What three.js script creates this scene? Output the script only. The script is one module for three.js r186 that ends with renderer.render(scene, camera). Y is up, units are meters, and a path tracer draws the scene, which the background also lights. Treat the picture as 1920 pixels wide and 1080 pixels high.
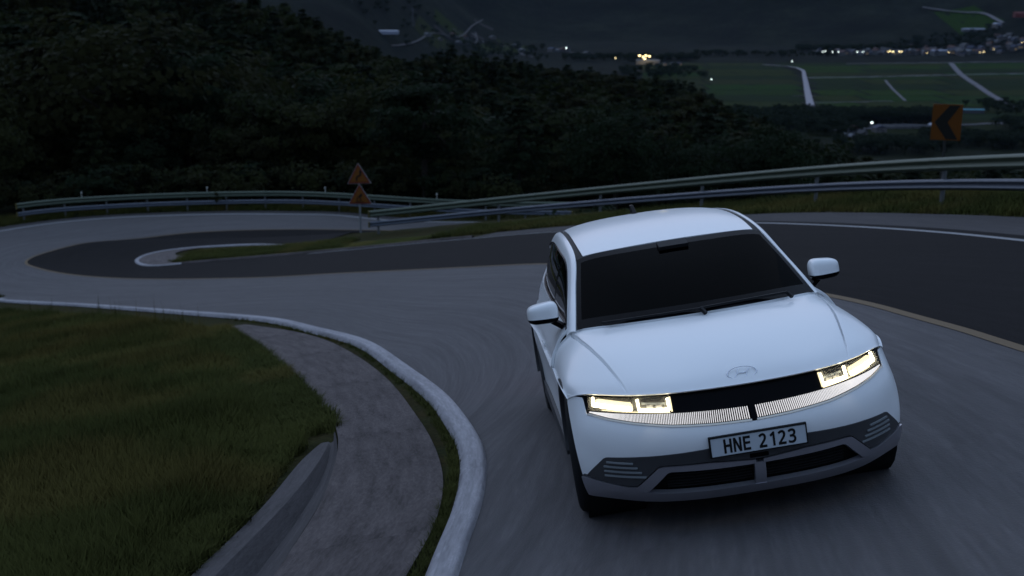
import * as THREE from 'three';
import { mergeGeometries } from 'three/addons/utils/BufferGeometryUtils.js';
import { FontLoader } from 'three/addons/loaders/FontLoader.js';
import { TextGeometry } from 'three/addons/geometries/TextGeometry.js';
import { RectAreaLightUniformsLib } from 'three/addons/lights/RectAreaLightUniformsLib.js';

const lin0 = (r, g, b) => new THREE.Color().setRGB(r, g, b);
// ---------- camera, sky, sun, exposure ----------
const scene = new THREE.Scene();
const camera = new THREE.PerspectiveCamera(27.92, 16 / 9, 0.1, 12000);
camera.position.set(0, 11.8, 0);
camera.rotation.set(-15 * Math.PI / 180, 0, 0);
camera.focus = 7.0; camera.userData.fStop = 2.6;
const renderer = new THREE.WebGLRenderer({ antialias: true });
renderer.toneMapping = THREE.LinearToneMapping;
renderer.toneMappingExposure = 1.0;
renderer.shadowMap.enabled = true;
RectAreaLightUniformsLib.init();

function duskSky() {                                                    // clear dusk: afterglow over the valley (-z), deep blue behind the camera
  const W = 512, H = 256, d = new Float32Array(W * H * 4);
  for (let j = 0; j < H; j++) for (let i = 0; i < W; i++) {
    const lat = ((j + .5) / H - .5) * Math.PI, lon = ((i + .5) / W - .5) * 2 * Math.PI;
    const y = Math.sin(lat), x = Math.cos(lat) * Math.cos(lon), z = Math.cos(lat) * Math.sin(lon);
    const e = Math.max(0, y), west = .5 - .5 * (z * .93 + x * .37);      // 1 towards the afterglow, 0 away from it
    const L = .16 + .46 * Math.pow(e, .8) + .40 * Math.pow(west, 2.2) * (1 - .35 * e);
    const warm = Math.pow(west, 3) * Math.exp(-e * 5);
    const k = (j * W + i) * 4;
    d[k] = L * (.66 + .40 * warm); d[k + 1] = L * (.92 - .02 * warm); d[k + 2] = L * (1.38 - .3 * warm); d[k + 3] = 1;
  }
  const t = new THREE.DataTexture(d, W, H, THREE.RGBAFormat, THREE.FloatType);
  t.mapping = THREE.EquirectangularReflectionMapping; t.magFilter = t.minFilter = THREE.LinearFilter; t.needsUpdate = true;
  return t;
}
const skyTexture = duskSky();
scene.background = skyTexture;
scene.environment = skyTexture;
const sun = new THREE.DirectionalLight(new THREE.Color(1, .95, .93), .22);
sun.position.set(-60, 95, -150);
sun.castShadow = true; sun.shadow.radius = 160;
Object.assign(sun.shadow.camera, { left: -60, right: 60, top: 60, bottom: -60, near: 1, far: 500 });
sun.shadow.mapSize.set(2048, 2048);
scene.add(sun, sun.target);
scene.fog = new THREE.FogExp2(lin0(.55, .75, 1), .000011);
// ---------- terrain: one height function in metres ----------
const sstep = (a, b, x) => { const t = Math.min(1, Math.max(0, (x - a) / (b - a))); return t * t * (3 - 2 * t); };
const lerp = (a, b, t) => a + (b - a) * t;
function sdPoly(P, x, z) {                                            // signed distance to a closed outline, positive outside
  let d = 1e9, inside = false;
  for (let i = 0, j = P.length - 1; i < P.length; j = i++) {
    const [ax, az] = P[j], [bx, bz] = P[i], ex = bx - ax, ez = bz - az;
    const t = Math.min(1, Math.max(0, ((x - ax) * ex + (z - az) * ez) / (ex * ex + ez * ez)));
    d = Math.min(d, Math.hypot(x - ax - ex * t, z - az - ez * t));
    if ((az > z) !== (bz > z) && x < (bx - ax) * (z - az) / (bz - az) + ax) inside = !inside;
  }
  return inside ? -d : d;
}
const nearShelf = [[10.8, 40], [10.5, 0], [10.2, -14], [9.8, -20], [9.4, -25], [7.9, -31], [5.4, -36.6], [2.2, -41.9], [-1.9, -45.6], [-5.2, -46.8], [-7.5, -47.6], [-10, -48.4], [-14, -49.6], [-70, -52], [-70, 40]];
const platform = [[40, 60], [34, 0], [30, -20], [25, -38], [14, -54], [4, -57.5], [-3, -58.3], [-8, -59.3], [-14, -60.6], [-20, -60.2], [-24.5, -58], [-28.5, -52], [-29, -46], [-26, -40], [-30, -30], [-34, 0], [-34, 60]];
const hillAz = [-180, -90, -45, -31, -23.7, -16.7, -10.2, -5.1, 0, 6.3, 11.3, 16.7, 23.7, 31, 45, 90, 180];
const hillD = [40, 60, 90, 130, 180, 230, 300, 400, 600, 900, 1200];
const hillY = [
  [14, 16, 20, 25, 32, 40, 50, 60, 70, 70, 60],
  [6, 8, 12, 20, 30, 44, 60, 75, 80, 70, 40],
  [2, 3, 0, 4, 12, 24, 46, 70, 80, 60, 10],
  [0, 0, -5, -3, 4, 14, 36, 60, 70, 40, -20],
  [0, 0, -7, -5, 0, 8, 28, 48, 50, 10, -60],
  [0, 0, -9, -8, -6, -1, 5, 10, 0, -40, -95],
  [0, -1, -11, -12, -9, -3, -20, -40, -70, -95, -112],
  [0, -3, -13, -14, -15, -13, -16, -32, -70, -100, -116],
  [0, -5, -16, -17, -19, -19, -18, -35, -75, -106, -118],
  [0, -5, -17, -18, -20, -20, -20, -40, -80, -110, -118],
  [0, -4, -17, -18, -21, -25, -30, -50, -85, -112, -118],
  [0, -1, -8, -18, -25, -34, -46, -62, -92, -114, -118],
  [0, -1, -8, -18, -26, -35, -48, -65, -95, -116, -118],
  [0, -1, -8, -18, -27, -36, -50, -66, -96, -116, -118],
  [1, 0, -6, -14, -22, -30, -42, -60, -90, -112, -118],
  [8, 6, 2, -4, -10, -18, -28, -45, -70, -95, -110],
  [14, 16, 20, 25, 32, 40, 50, 60, 70, 70, 60],
];
const cub = (a, b, c, d, t) => b + 0.5 * t * (c - a + t * (2 * a - 5 * b + 4 * c - d + t * (3 * (b - c) + d - a)));
function hill(x, z) {
  const az = Math.atan2(x, -z) * 180 / Math.PI, D = Math.min(1199, Math.max(40, Math.hypot(x, z)));
  let i = 0; while (i < hillAz.length - 2 && az > hillAz[i + 1]) i++;
  let j = 0; while (j < hillD.length - 2 && D > hillD[j + 1]) j++;
  const s = sstep(hillAz[i], hillAz[i + 1], az), t = Math.log(D / hillD[j]) / Math.log(hillD[j + 1] / hillD[j]);
  const row = (r) => { const g = (k) => hillY[r][Math.min(hillD.length - 1, Math.max(0, k))]; return cub(g(j - 1), g(j), g(j + 1), g(j + 2), t); };
  return lerp(row(i), row(i + 1), s);
}
const wave = (x, z, f, k) => Math.sin(x * f + 1.7 * k + 1.3 * Math.sin(z * f * .7 + k)) * Math.sin(z * f * 1.1 - k + 1.1 * Math.sin(x * f * .6 - 2 * k));
function roadHeight(x, z) {                                            // the banked road plane that flattens out in the hairpin below
  const zz = Math.min(z, 6), a = 9.5891 + 0.15905 * x + 0.15871 * zz;
  return a > 40 ? a : 1.2 * Math.log(1 + Math.exp(a / 1.2));
}
function heightAt(x, z) {
  const r = Math.hypot(x, z);
  let y;
  if (r < 90) {
    const hn = roadHeight(x, z), w1 = sstep(0, 3 + 1.1 * hn, sdPoly(nearShelf, x, z) - .3);
    y = lerp(hn, 0, w1);
    const s2 = sdPoly(platform, x, z);
    if (s2 > 0) y = lerp(y, hill(x, z), sstep(0, 26, s2)) + .35 * wave(x, z, .22, 1) * sstep(1, 10, s2);
  } else y = hill(x, z) + .35 * wave(x, z, .22, 1);
  if (r > 150) y += sstep(150, 400, r) * (1 - sstep(700, 1100, r)) * 3 * wave(x, z, .03, 2);
  // the mountain across the valley; its foot comes nearer on the left
  const az = Math.atan2(x, -z), foot = 2330 - 900 * sstep(.02, -.16, az) + 120 * Math.sin(az * 11 + 1) - 250 * sstep(.36, .44, az);
  if (r > foot) {
    const q = r - foot, rise = 620 * (1 - Math.exp(-q * q / (2 * q + 700) / 800));
    y += rise + sstep(100, 900, q) * (45 * wave(x, z, .0032, 3) + 22 * wave(x, z, .008, 5) + 8 * wave(x, z, .021, 7));
  }
  return y;
}
// ---------- helpers ----------
let seed = 20211;
const rnd = () => { seed = (seed * 1664525 + 1013904223) >>> 0; return seed / 4294967296; };
const rr = (a, b) => a + (b - a) * rnd();
const taken = {};
function numbered(n) { const k = taken[n] = (taken[n] ?? -1) + 1; return k ? `${n}_${String(k).padStart(3, '0')}` : n; }
const lin = (r, g, b) => new THREE.Color().setRGB(r, g, b);
const std = (c, rough = .8, o = {}) => new THREE.MeshPhysicalMaterial({ color: lin(...c), roughness: rough, metalness: 0, specularIntensity: .35, ...o });
const phy = (c, rough = .5, o = {}) => new THREE.MeshPhysicalMaterial({ color: lin(...c), roughness: rough, metalness: 0, ...o });
function part(name, geo, mat, parent) { const m = new THREE.Mesh(Array.isArray(geo) ? merge(geo) : geo, mat); m.name = name; m.castShadow = m.receiveShadow = true; parent.add(m); return m; }
function top(o, name, label, category, group, kind) { o.name = numbered(name); o.userData = {}; if (label) o.userData.label = label; if (category) o.userData.category = category; if (group) o.userData.group = group; if (kind) o.userData.kind = kind; scene.add(o); return o; }
const thing = (name, label, category, group) => top(new THREE.Group(), name, label, category, group);
function struct(name, geo, mat) { const m = part(name, geo, mat, scene); m.name = numbered(name); m.userData.kind = 'structure'; return m; }
function strip(g) { const o = new THREE.BufferGeometry(); const h = g.index ? g.toNonIndexed() : g; for (const a of ['position', 'normal', 'uv']) if (h.attributes[a]) o.setAttribute(a, h.attributes[a]); return o; }
function merge(list) { const l = list.map(strip); if (!l.every(g => g.attributes.uv)) l.forEach(g => g.deleteAttribute('uv')); return mergeGeometries(l); }
const box = (w, h, d, x = 0, y = 0, z = 0, ry = 0, rx = 0, rz = 0) => new THREE.BoxGeometry(w, h, d).rotateZ(rz).rotateX(rx).rotateY(ry).translate(x, y, z);
function bar(a, b, w, h = w) {                                          // a box from a to b
  const A = new THREE.Vector3(...a), B = new THREE.Vector3(...b), g = new THREE.BoxGeometry(w, h, A.distanceTo(B));
  const m = new THREE.Matrix4().lookAt(A, B, Math.abs(B.y - A.y) > .98 * A.distanceTo(B) ? new THREE.Vector3(1, 0, 0) : new THREE.Vector3(0, 1, 0));
  return g.applyMatrix4(m).translate((A.x + B.x) / 2, (A.y + B.y) / 2, (A.z + B.z) / 2);
}
function limb(a, b, r0, r1, n = 7) {                                    // a tapered cylinder from a to b
  const A = new THREE.Vector3(...a), B = new THREE.Vector3(...b), D = B.clone().sub(A);
  return new THREE.CylinderGeometry(r1, r0, D.length(), n, 1).applyQuaternion(new THREE.Quaternion().setFromUnitVectors(new THREE.Vector3(0, 1, 0), D.clone().normalize())).translate(...A.add(B).multiplyScalar(.5).toArray());
}
function ns(T, Y) {                                                     // natural cubic spline through (T, Y)
  const n = T.length, M = new Float64Array(n), c = new Float64Array(n), d = new Float64Array(n);
  for (let i = 1; i < n - 1; i++) {
    const h0 = T[i] - T[i - 1], h1 = T[i + 1] - T[i], r = 6 * ((Y[i + 1] - Y[i]) / h1 - (Y[i] - Y[i - 1]) / h0), b = 2 * (h0 + h1) - h0 * (i > 1 ? c[i - 1] : 0);
    c[i] = h1 / b; d[i] = (r - h0 * (i > 1 ? d[i - 1] : 0)) / b;
  }
  for (let i = n - 2; i > 0; i--) M[i] = d[i] - c[i] * M[i + 1];
  return (t) => {
    let i = 0; while (i < n - 2 && t > T[i + 1]) i++;
    const h = T[i + 1] - T[i], a = (T[i + 1] - t) / h, b = (t - T[i]) / h;
    return a * Y[i] + b * Y[i + 1] + ((a * a * a - a) * M[i] + (b * b * b - b) * M[i + 1]) * h * h / 6;
  };
}
const idx = (n) => Array.from({ length: n }, (_, i) => i);
function curve(P) { const T = idx(P.length), f = [0, 1, 2].map(k => ns(T, P.map(p => p[k]))); return (t) => f.map(q => q(t * (P.length - 1))); }   // t in 0..1
function pw(T, Y) { return (t) => { if (t <= T[0]) return Y[0]; for (let i = 1; i < T.length; i++) if (t <= T[i]) return Y[i - 1] + (Y[i] - Y[i - 1]) * (t - T[i - 1]) / (T[i] - T[i - 1]); return Y[Y.length - 1]; }; }
function gridGeo(G, skirt = 0, closedUV = [1, 1]) {                     // rows of points to a surface; skirt turns its rim in by that much
  const R = G.length, C = G[0].length, pos = [], uv = [], ix = [];
  for (let i = 0; i < R; i++) for (let j = 0; j < C; j++) { pos.push(...G[i][j]); uv.push(j / (C - 1) * closedUV[0], i / (R - 1) * closedUV[1]); }
  for (let i = 0; i < R - 1; i++) for (let j = 0; j < C - 1; j++) { const a = i * C + j; ix.push(a, a + 1, a + C, a + 1, a + C + 1, a + C); }
  const g = new THREE.BufferGeometry();
  g.setAttribute('position', new THREE.Float32BufferAttribute(pos, 3)); g.setAttribute('uv', new THREE.Float32BufferAttribute(uv, 2)); g.setIndex(ix); g.computeVertexNormals();
  if (!skirt) return g;
  const rim = []; for (let j = 0; j < C; j++) rim.push(j); for (let i = 1; i < R; i++) rim.push(i * C + C - 1); for (let j = C - 2; j >= 0; j--) rim.push((R - 1) * C + j); for (let i = R - 2; i >= 0; i--) rim.push(i * C);
  const nn = g.attributes.normal, S = [[], []];
  for (const k of rim) { const p = pos.slice(k * 3, k * 3 + 3), n = [nn.getX(k), nn.getY(k), nn.getZ(k)]; S[0].push(p); S[1].push(p.map((v, q) => v - n[q] * skirt)); }
  return merge([g, gridGeo(S)]);
}
function patch(rows, nu, nv, fix) {                                     // smooth surface through a net of points
  const Tj = idx(rows[0].length), Ti = idx(rows.length);
  const mid = rows.map(r => { const f = [0, 1, 2].map(k => ns(Tj, r.map(p => p[k]))); return idx(nv + 1).map(j => f.map(q => q(j / nv * (r.length - 1)))); });
  const cols = idx(nv + 1).map(j => [0, 1, 2].map(k => ns(Ti, mid.map(r => r[j][k]))));
  return idx(nu + 1).map(i => cols.map(f => { const p = f.map(q => q(i / nu * (rows.length - 1))); return fix ? fix(p) : p; }));
}
const flip = (g) => { g = strip(g); const p = g.attributes; for (const n of ['position', 'normal', 'uv']) { if (!p[n]) continue; const a = p[n], s = a.itemSize; for (let i = 0; i < a.count; i += 3) for (let k = 0; k < s; k++) { const t = a.array[(i + 1) * s + k]; a.array[(i + 1) * s + k] = a.array[(i + 2) * s + k]; a.array[(i + 2) * s + k] = t; } } return g; };
const mir = (g) => flip(g.clone().scale(-1, 1, 1));                     // the same piece on the other side
const wide = (r) => [...r.slice(1).reverse().map(p => [-p[0], p[1], p[2]]), ...r];
// tileable value noise and textures made from it
function makeNoise(per, sd) { const s0 = seed; seed = sd; const g = Float32Array.from({ length: per * per }, rnd); seed = s0; return (u, v) => { u = (u % 1 + 1) % 1 * per; v = (v % 1 + 1) % 1 * per; const i = Math.floor(u), j = Math.floor(v), a = sstep(0, 1, u - i), b = sstep(0, 1, v - j), q = (x, y) => g[(y % per) * per + x % per]; return lerp(lerp(q(i, j), q(i + 1, j), a), lerp(q(i, j + 1), q(i + 1, j + 1), a), b); }; }
function tex(w, h, f, srgb = true) {
  const d = new Uint8Array(w * h * 4), enc = (x) => 255 * Math.min(1, Math.max(0, srgb ? (x <= .0031308 ? 12.92 * x : 1.055 * Math.pow(x, 1 / 2.4) - .055) : x));
  for (let j = 0; j < h; j++) for (let i = 0; i < w; i++) { const c = f((i + .5) / w, (j + .5) / h), k = (j * w + i) * 4; d[k] = enc(c[0]); d[k + 1] = enc(c[1]); d[k + 2] = enc(c[2]); d[k + 3] = 255; }
  const t = new THREE.DataTexture(d, w, h); t.wrapS = t.wrapT = THREE.RepeatWrapping; t.magFilter = t.minFilter = THREE.LinearFilter; if (srgb) t.colorSpace = THREE.SRGBColorSpace; t.needsUpdate = true; return t;
}
const N4 = makeNoise(4, 11), N8 = makeNoise(8, 12), N16 = makeNoise(16, 13), N32 = makeNoise(32, 14), N64 = makeNoise(64, 15), N128 = makeNoise(128, 16), N256 = makeNoise(256, 17);
// ---------- the ground sheet ----------
const grassTex = tex(512, 512, (u, v) => { const a = .5 * N8(u, v) + .3 * N32(u, v) + .2 * N128(u, v), b = N16(u + .3, v + .6), g = .6 + .8 * N256(u, v); return [(.016 + .014 * a + .010 * b) * g, (.019 + .014 * a) * g, (.008 + .005 * a) * g]; });
const forestTex = tex(512, 512, (u, v) => { const a = .5 * N16(u, v) + .5 * N64(u, v), g = .5 + N128(u, v); return [.008 * g * (.6 + a), .010 * g * (.6 + a), .005 * g * (.6 + a)]; });
const M = {
  grass: std([1, 1, 1], .95, { specularIntensity: .06, map: grassTex }), forestFloor: std([1, 1, 1], .95, { specularIntensity: .06, map: forestTex }),
};
const drain = [[-1.62, -9.9], [-1.45, -8.9], [-1.36, -7.6], [-1.38, -6.4], [-1.48, -5.4], [-2.1, -3], [-3.2, 0], [-3.9, 0], [-2.65, -3], [-1.92, -5.4], [-1.77, -6.4], [-1.64, -7.6], [-1.59, -8.9], [-1.67, -9.9]];
function groundY(x, z) {
  let y = heightAt(x, z);
  if (x > -6 && x < 0 && z > -11 && z < 2) y -= .6 * sstep(.13, .01, sdPoly(drain, x, z)) * sstep(-9.75, -9.0, z);
  return y;
}
function groundSheet(name, r0, r1, mat, uvScale) {
  const az = []; for (let a = -180; a < -36; a += 4) az.push(a); for (let a = -36; a <= 36; a += .3) az.push(a); for (let a = 40; a <= 180; a += 4) az.push(a);
  const rs = []; for (let r = r0; r < r1 * .999; r *= 1.014) rs.push(r); rs.push(r1);
  const pos = [], uv = [], ix = [], C = az.length;
  for (const r of rs) for (const a of az) { const x = r * Math.sin(a * Math.PI / 180), z = -r * Math.cos(a * Math.PI / 180); pos.push(x, groundY(x, z), z); uv.push(x / uvScale, z / uvScale); }
  for (let i = 0; i < rs.length - 1; i++) for (let j = 0; j < C - 1; j++) { const a = i * C + j; ix.push(a, a + C, a + 1, a + 1, a + C, a + C + 1); }
  const g = new THREE.BufferGeometry(); g.setAttribute('position', new THREE.Float32BufferAttribute(pos, 3)); g.setAttribute('uv', new THREE.Float32BufferAttribute(uv, 2)); g.setIndex(ix.map((v, k) => v)); g.computeVertexNormals();
  return struct(name, g, mat);
}
groundSheet('ground', .6, 62, M.grass, 5);
groundSheet('hillside', 62, 1000, M.forestFloor, 30);
const valleyTex = tex(512, 512, (u, v) => { const a = .6 * N8(u, v) + .4 * N64(u, v), s = N32(u * .2, v * 2); return [.006 + .005 * a + .004 * s, .010 + .006 * a + .003 * s, .003 + .002 * a]; });
const mountTex = tex(512, 512, (u, v) => { const a = .45 * N8(u, v) + .3 * N32(u, v) + .25 * N128(u, v); return [.003 + .018 * a * a, .004 + .021 * a * a, .004 + .014 * a * a]; });
groundSheet('valley_floor', 1000, 1330, std([1, 1, 1], .95, { specularIntensity: .06, map: valleyTex }), 400);
groundSheet('mountain', 1330, 7000, std([1, 1, 1], .95, { specularIntensity: .06, map: mountTex }), 700);

// ---------- the road: two lanes lofted through stations [centre line, outer edge of the pale lane, edge of the dark lane] ----------
const ST = [
  [[10, -50], [11.5, -53], [8.5, -47]], [[2, -53.6], [2.6, -56.3], [1.5, -50.6]], [[-4, -54.5], [-4.8, -56.9], [-5.4, -49.3]], [[-8.2, -54.8], [-8.5, -58.3], [-7.2, -46.4]], [[-10.6, -54.9], [-11, -58.7], [-8.3, -44.7]],
  [[-13.6, -54.6], [-14.1, -58.8], [-10.1, -46.4]], [[-16.3, -53.6], [-17.8, -58.4], [-12.1, -47.4]], [[-18.6, -51.4], [-21.7, -57.2], [-13.7, -47.5]], [[-19.8, -49.2], [-24.7, -54.6], [-14.7, -47]], [[-20.2, -47.4], [-26.3, -51.3], [-15.1, -46.2]],
  [[-19.9, -46.1], [-26.3, -47.3], [-15.1, -45.3]], [[-19.2, -45.1], [-24.5, -43.6], [-14.9, -44.5]], [[-17.7, -43.4], [-20.8, -40.4], [-14.3, -43.3]], [[-15.5, -41.2], [-17, -37], [-13.3, -42.4]], [[-12.3, -38.1], [-13.1, -33], [-11.6, -42.2]],
  [[-9.3, -35], [-9.5, -28.3], [-8.8, -41.2]], [[-7.1, -32.5], [-6.4, -23.8], [-6.8, -40.3]], [[-5.2, -30.6], [-4.3, -20.5], [-4.8, -39.2]], [[-3.5, -28.7], [-3.2, -18.2], [-2.6, -37.8]], [[-.7, -25.4], [-2.1, -15.8], [-.2, -35.7]],
  [[.8, -23.4], [-1.3, -13.2], [1.5, -33.7]], [[2.2, -20.2], [-.72, -11.1], [4.1, -29.6]], [[3.15, -16.8], [-.42, -9.7], [5.8, -25.9]], [[3.85, -13.3], [-.24, -8.6], [7, -20]], [[4.05, -11.5], [-.18, -7.7], [7.4, -16.1]],
  [[4.15, -10.2], [-.2, -6.8], [7.6, -13]], [[4.2, -8.9], [-.27, -5.9], [7.7, -10]], [[4.2, -5], [-.55, -3.5], [7.7, -5]], [[3.5, 2], [-1.6, 2], [7, 2]], [[2.5, 9], [-3, 9], [6, 9]],
];
const line = (k) => { const T = idx(ST.length), fx = ns(T, ST.map(s => s[k][0])), fz = ns(T, ST.map(s => s[k][1])); return (t) => [fx(t), fz(t)]; };
const Yl = line(0), Ol = line(1), Dl = line(2);
function ribbon(A, B, t0, t1, lift, nAcross, step = .125, uScale = 4, vScale = 30) {   // a sheet between two lines over the ground
  const n = Math.ceil((t1 - t0) / step), pos = [], uv = [], ix = []; let run = 0, last;
  for (let i = 0; i <= n; i++) {
    const t = t0 + (t1 - t0) * i / n, a = A(t), b = B(t), w = Math.hypot(a[0] - b[0], a[1] - b[1]);
    const m = [(a[0] + b[0]) / 2, (a[1] + b[1]) / 2]; if (last) run += Math.hypot(m[0] - last[0], m[1] - last[1]); last = m;
    for (let j = 0; j <= nAcross; j++) { const s = j / nAcross, x = lerp(a[0], b[0], s), z = lerp(a[1], b[1], s); pos.push(x, heightAt(x, z) + (typeof lift === 'function' ? lift(s, t) : lift), z); uv.push(s * w / uScale, run / vScale); }
  }
  const C = nAcross + 1; for (let i = 0; i < n; i++) for (let j = 0; j < nAcross; j++) { const a = i * C + j; ix.push(a, a + 1, a + C, a + 1, a + C + 1, a + C); }
  const g = new THREE.BufferGeometry(); g.setAttribute('position', new THREE.Float32BufferAttribute(pos, 3)); g.setAttribute('uv', new THREE.Float32BufferAttribute(uv, 2)); g.setIndex(ix); g.computeVertexNormals();
  const nn = g.attributes.normal; if (nn.getY(0) < 0) { for (let k = 0; k < ix.length; k += 3) [ix[k + 1], ix[k + 2]] = [ix[k + 2], ix[k + 1]]; g.setIndex(ix); g.computeVertexNormals(); }
  return g;
}
const lerp2 = (a, b, t) => [lerp(a[0], b[0], t), lerp(a[1], b[1], t)];
const off = (A, d) => (t) => { const e = .02, p = A(t - e), q = A(t + e), m = A(t), L = Math.hypot(q[0] - p[0], q[1] - p[1]) || 1; return [m[0] - (q[1] - p[1]) / L * d, m[1] + (q[0] - p[0]) / L * d]; };   // positive d: towards the pale lane's outer edge
const roadTex = (c, amp) => tex(512, 512, (u, v) => { const s = .45 * N32(u, v * .25) + .35 * N128(u, v * .5) + .2 * N8(u, v), g = .82 + .36 * N256(u, v * 2) * N64(v, u), k = (1 - amp + 2 * amp * s) * g; return c.map(q => q * k); });
const grain = tex(256, 256, (u, v) => { const k = N128(u, v) * .5 + N256(u, v) * .5; return [k, k, k]; }, false); grain.repeat.set(4, 28);
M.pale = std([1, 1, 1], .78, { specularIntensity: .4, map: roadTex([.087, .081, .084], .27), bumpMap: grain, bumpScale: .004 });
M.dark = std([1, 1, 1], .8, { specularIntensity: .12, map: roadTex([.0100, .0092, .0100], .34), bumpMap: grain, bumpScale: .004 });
M.shoulder = std([1, 1, 1], .85, { map: roadTex([.052, .048, .050], .25) });
M.concrete = std([1, 1, 1], .85, { map: roadTex([.112, .094, .092], .55), bumpMap: grain, bumpScale: .006 });
M.kerb = std([1, 1, 1], .7, { map: roadTex([.29, .28, .30], .38) });
M.paintW = std([.24, .24, .25], .6); M.paintY = std([.125, .085, .045], .65);
const LIFT = .035, END = ST.length - 1;
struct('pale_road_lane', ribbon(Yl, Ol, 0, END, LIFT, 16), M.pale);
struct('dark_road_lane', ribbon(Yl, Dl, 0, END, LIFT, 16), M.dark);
struct('road_shoulder', ribbon(Dl, off(Dl, -1.25), 18.5, END - 1, LIFT - .006, 4), M.shoulder);
struct('road_shoulder', ribbon(Ol, off(Ol, .7), 2, 9, LIFT - .006, 3), M.shoulder);
struct('yellow_centre_line', ribbon(off(Yl, -.055), off(Yl, .055), 0, END, LIFT + .006, 1, .1), M.paintY);
struct('white_edge_line', ribbon(off(Dl, .24), off(Dl, .34), 15.8, END - 1, LIFT + .006, 1, .1), M.paintW);
struct('white_edge_line', ribbon(off(Ol, -.25), off(Ol, -.07), 1, 13, LIFT + .006, 1, .1), M.paintW);
// the kerb inside the near bend: a rounded concrete upstand
const kw = pw([12, 15, 19, 22, 25, END], [.18, .18, .20, .20, .20, .2]);
const kerbTop = (h) => (s) => LIFT - .03 + h * Math.min(1, 6 * Math.min(s, 1 - s) + .12);
const kerbIn = (t) => off(Ol, kw(t))(t), kerbOut = (t) => off(Ol, -.01)(t);
struct('kerb', ribbon(kerbOut, kerbIn, 11.5, END - 1, kerbTop(.075), 10, .1, 1.2, 6), M.kerb);
// kerb round the tip of the grass island
struct('kerb', ribbon(off(Dl, .02), off(Dl, -.17), 4.4, 13.6, kerbTop(.07), 8, .1, 1.2, 6), M.kerb);
struct('kerb', ribbon(off(Dl, -.02), off(Dl, -.16), 13.6, 18.5, kerbTop(.09), 8, .1, 1.2, 6), M.concrete);
// concrete apron between kerb and grass, and the drain that starts in it
const AP = [[[-4.98, -20.7], [-5.35, -20.8]], [[-3.43, -18], [-4.25, -17.9]], [[-2.35, -15.4], [-3.3, -15.3]], [[-1.48, -12.6], [-2.45, -12.7]], [[-0.98, -10.5], [-1.78, -10.6]], [[-0.71, -9.2], [-1.5, -9.3]], [[-0.55, -8.2], [-1.40, -8.3]], [[-0.48, -7.4], [-1.355, -7.4]], [[-0.49, -6.6], [-1.375, -6.5]], [[-0.58, -5.8], [-1.43, -5.7]], [[-0.78, -4.6], [-1.65, -4.5]], [[-1.28, -2.9], [-2.12, -2.9]], [[-2.13, .5], [-3.2, 0]]];
const apl = (k) => { const T = idx(AP.length), fx = ns(T, AP.map(s => s[k][0])), fz = ns(T, AP.map(s => s[k][1])); return (t) => [fx(t), fz(t)]; };
struct('concrete_apron', ribbon(apl(0), apl(1), 0, AP.length - 1, (s) => .03, 8, .1, 1.5, 3), M.concrete);
{ // drain: apron lip, floor, far wall, its coping
  const n = 7, rows = idx(n).map(i => { const a = drain[i], b = drain[13 - i], dp = [.01, .05, .09, .12, .14, .15, .15][i], c = [b[0] - (i ? .17 : .02), b[1]], y = (p) => heightAt(p[0], p[1]);
    return [[a[0], y(a) + .028, a[1]], [lerp(a[0], b[0], .36), y(a) - dp, a[1]], [lerp(b[0], a[0], .34), y(b) - dp, b[1]], [b[0], y(b) + (i ? .02 : -.03), b[1]], [c[0], y(c) + (i ? .02 : -.03), c[1]], [c[0] - .01, y(c) - .1, c[1]]]; });
  const f = rows[0].map((_, k) => curve(rows.map(r => r[k])));
  const sheets = []; for (let k = 0; k < 5; k++) sheets.push(gridGeo(idx(61).map(i => [f[k](i / 60), f[k + 1](i / 60)]), 0, [.3, 3]));
  struct('drain_channel', sheets, std([1, 1, 1], .85, { map: roadTex([.075, .068, .070], .35) }));
}
// concrete nose of the island
struct('island_nose', ribbon(off(Dl, -.15), (t) => { const m = Dl(t), q = sstep(6, 10.5, t) * sstep(14.2, 10.5, t); return lerp2(off(Dl, -.3)(t), [-12.6, -44.6], q); }, 6.5, 13.8, .05, 6, .1, 1.5, 4), M.concrete);
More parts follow.
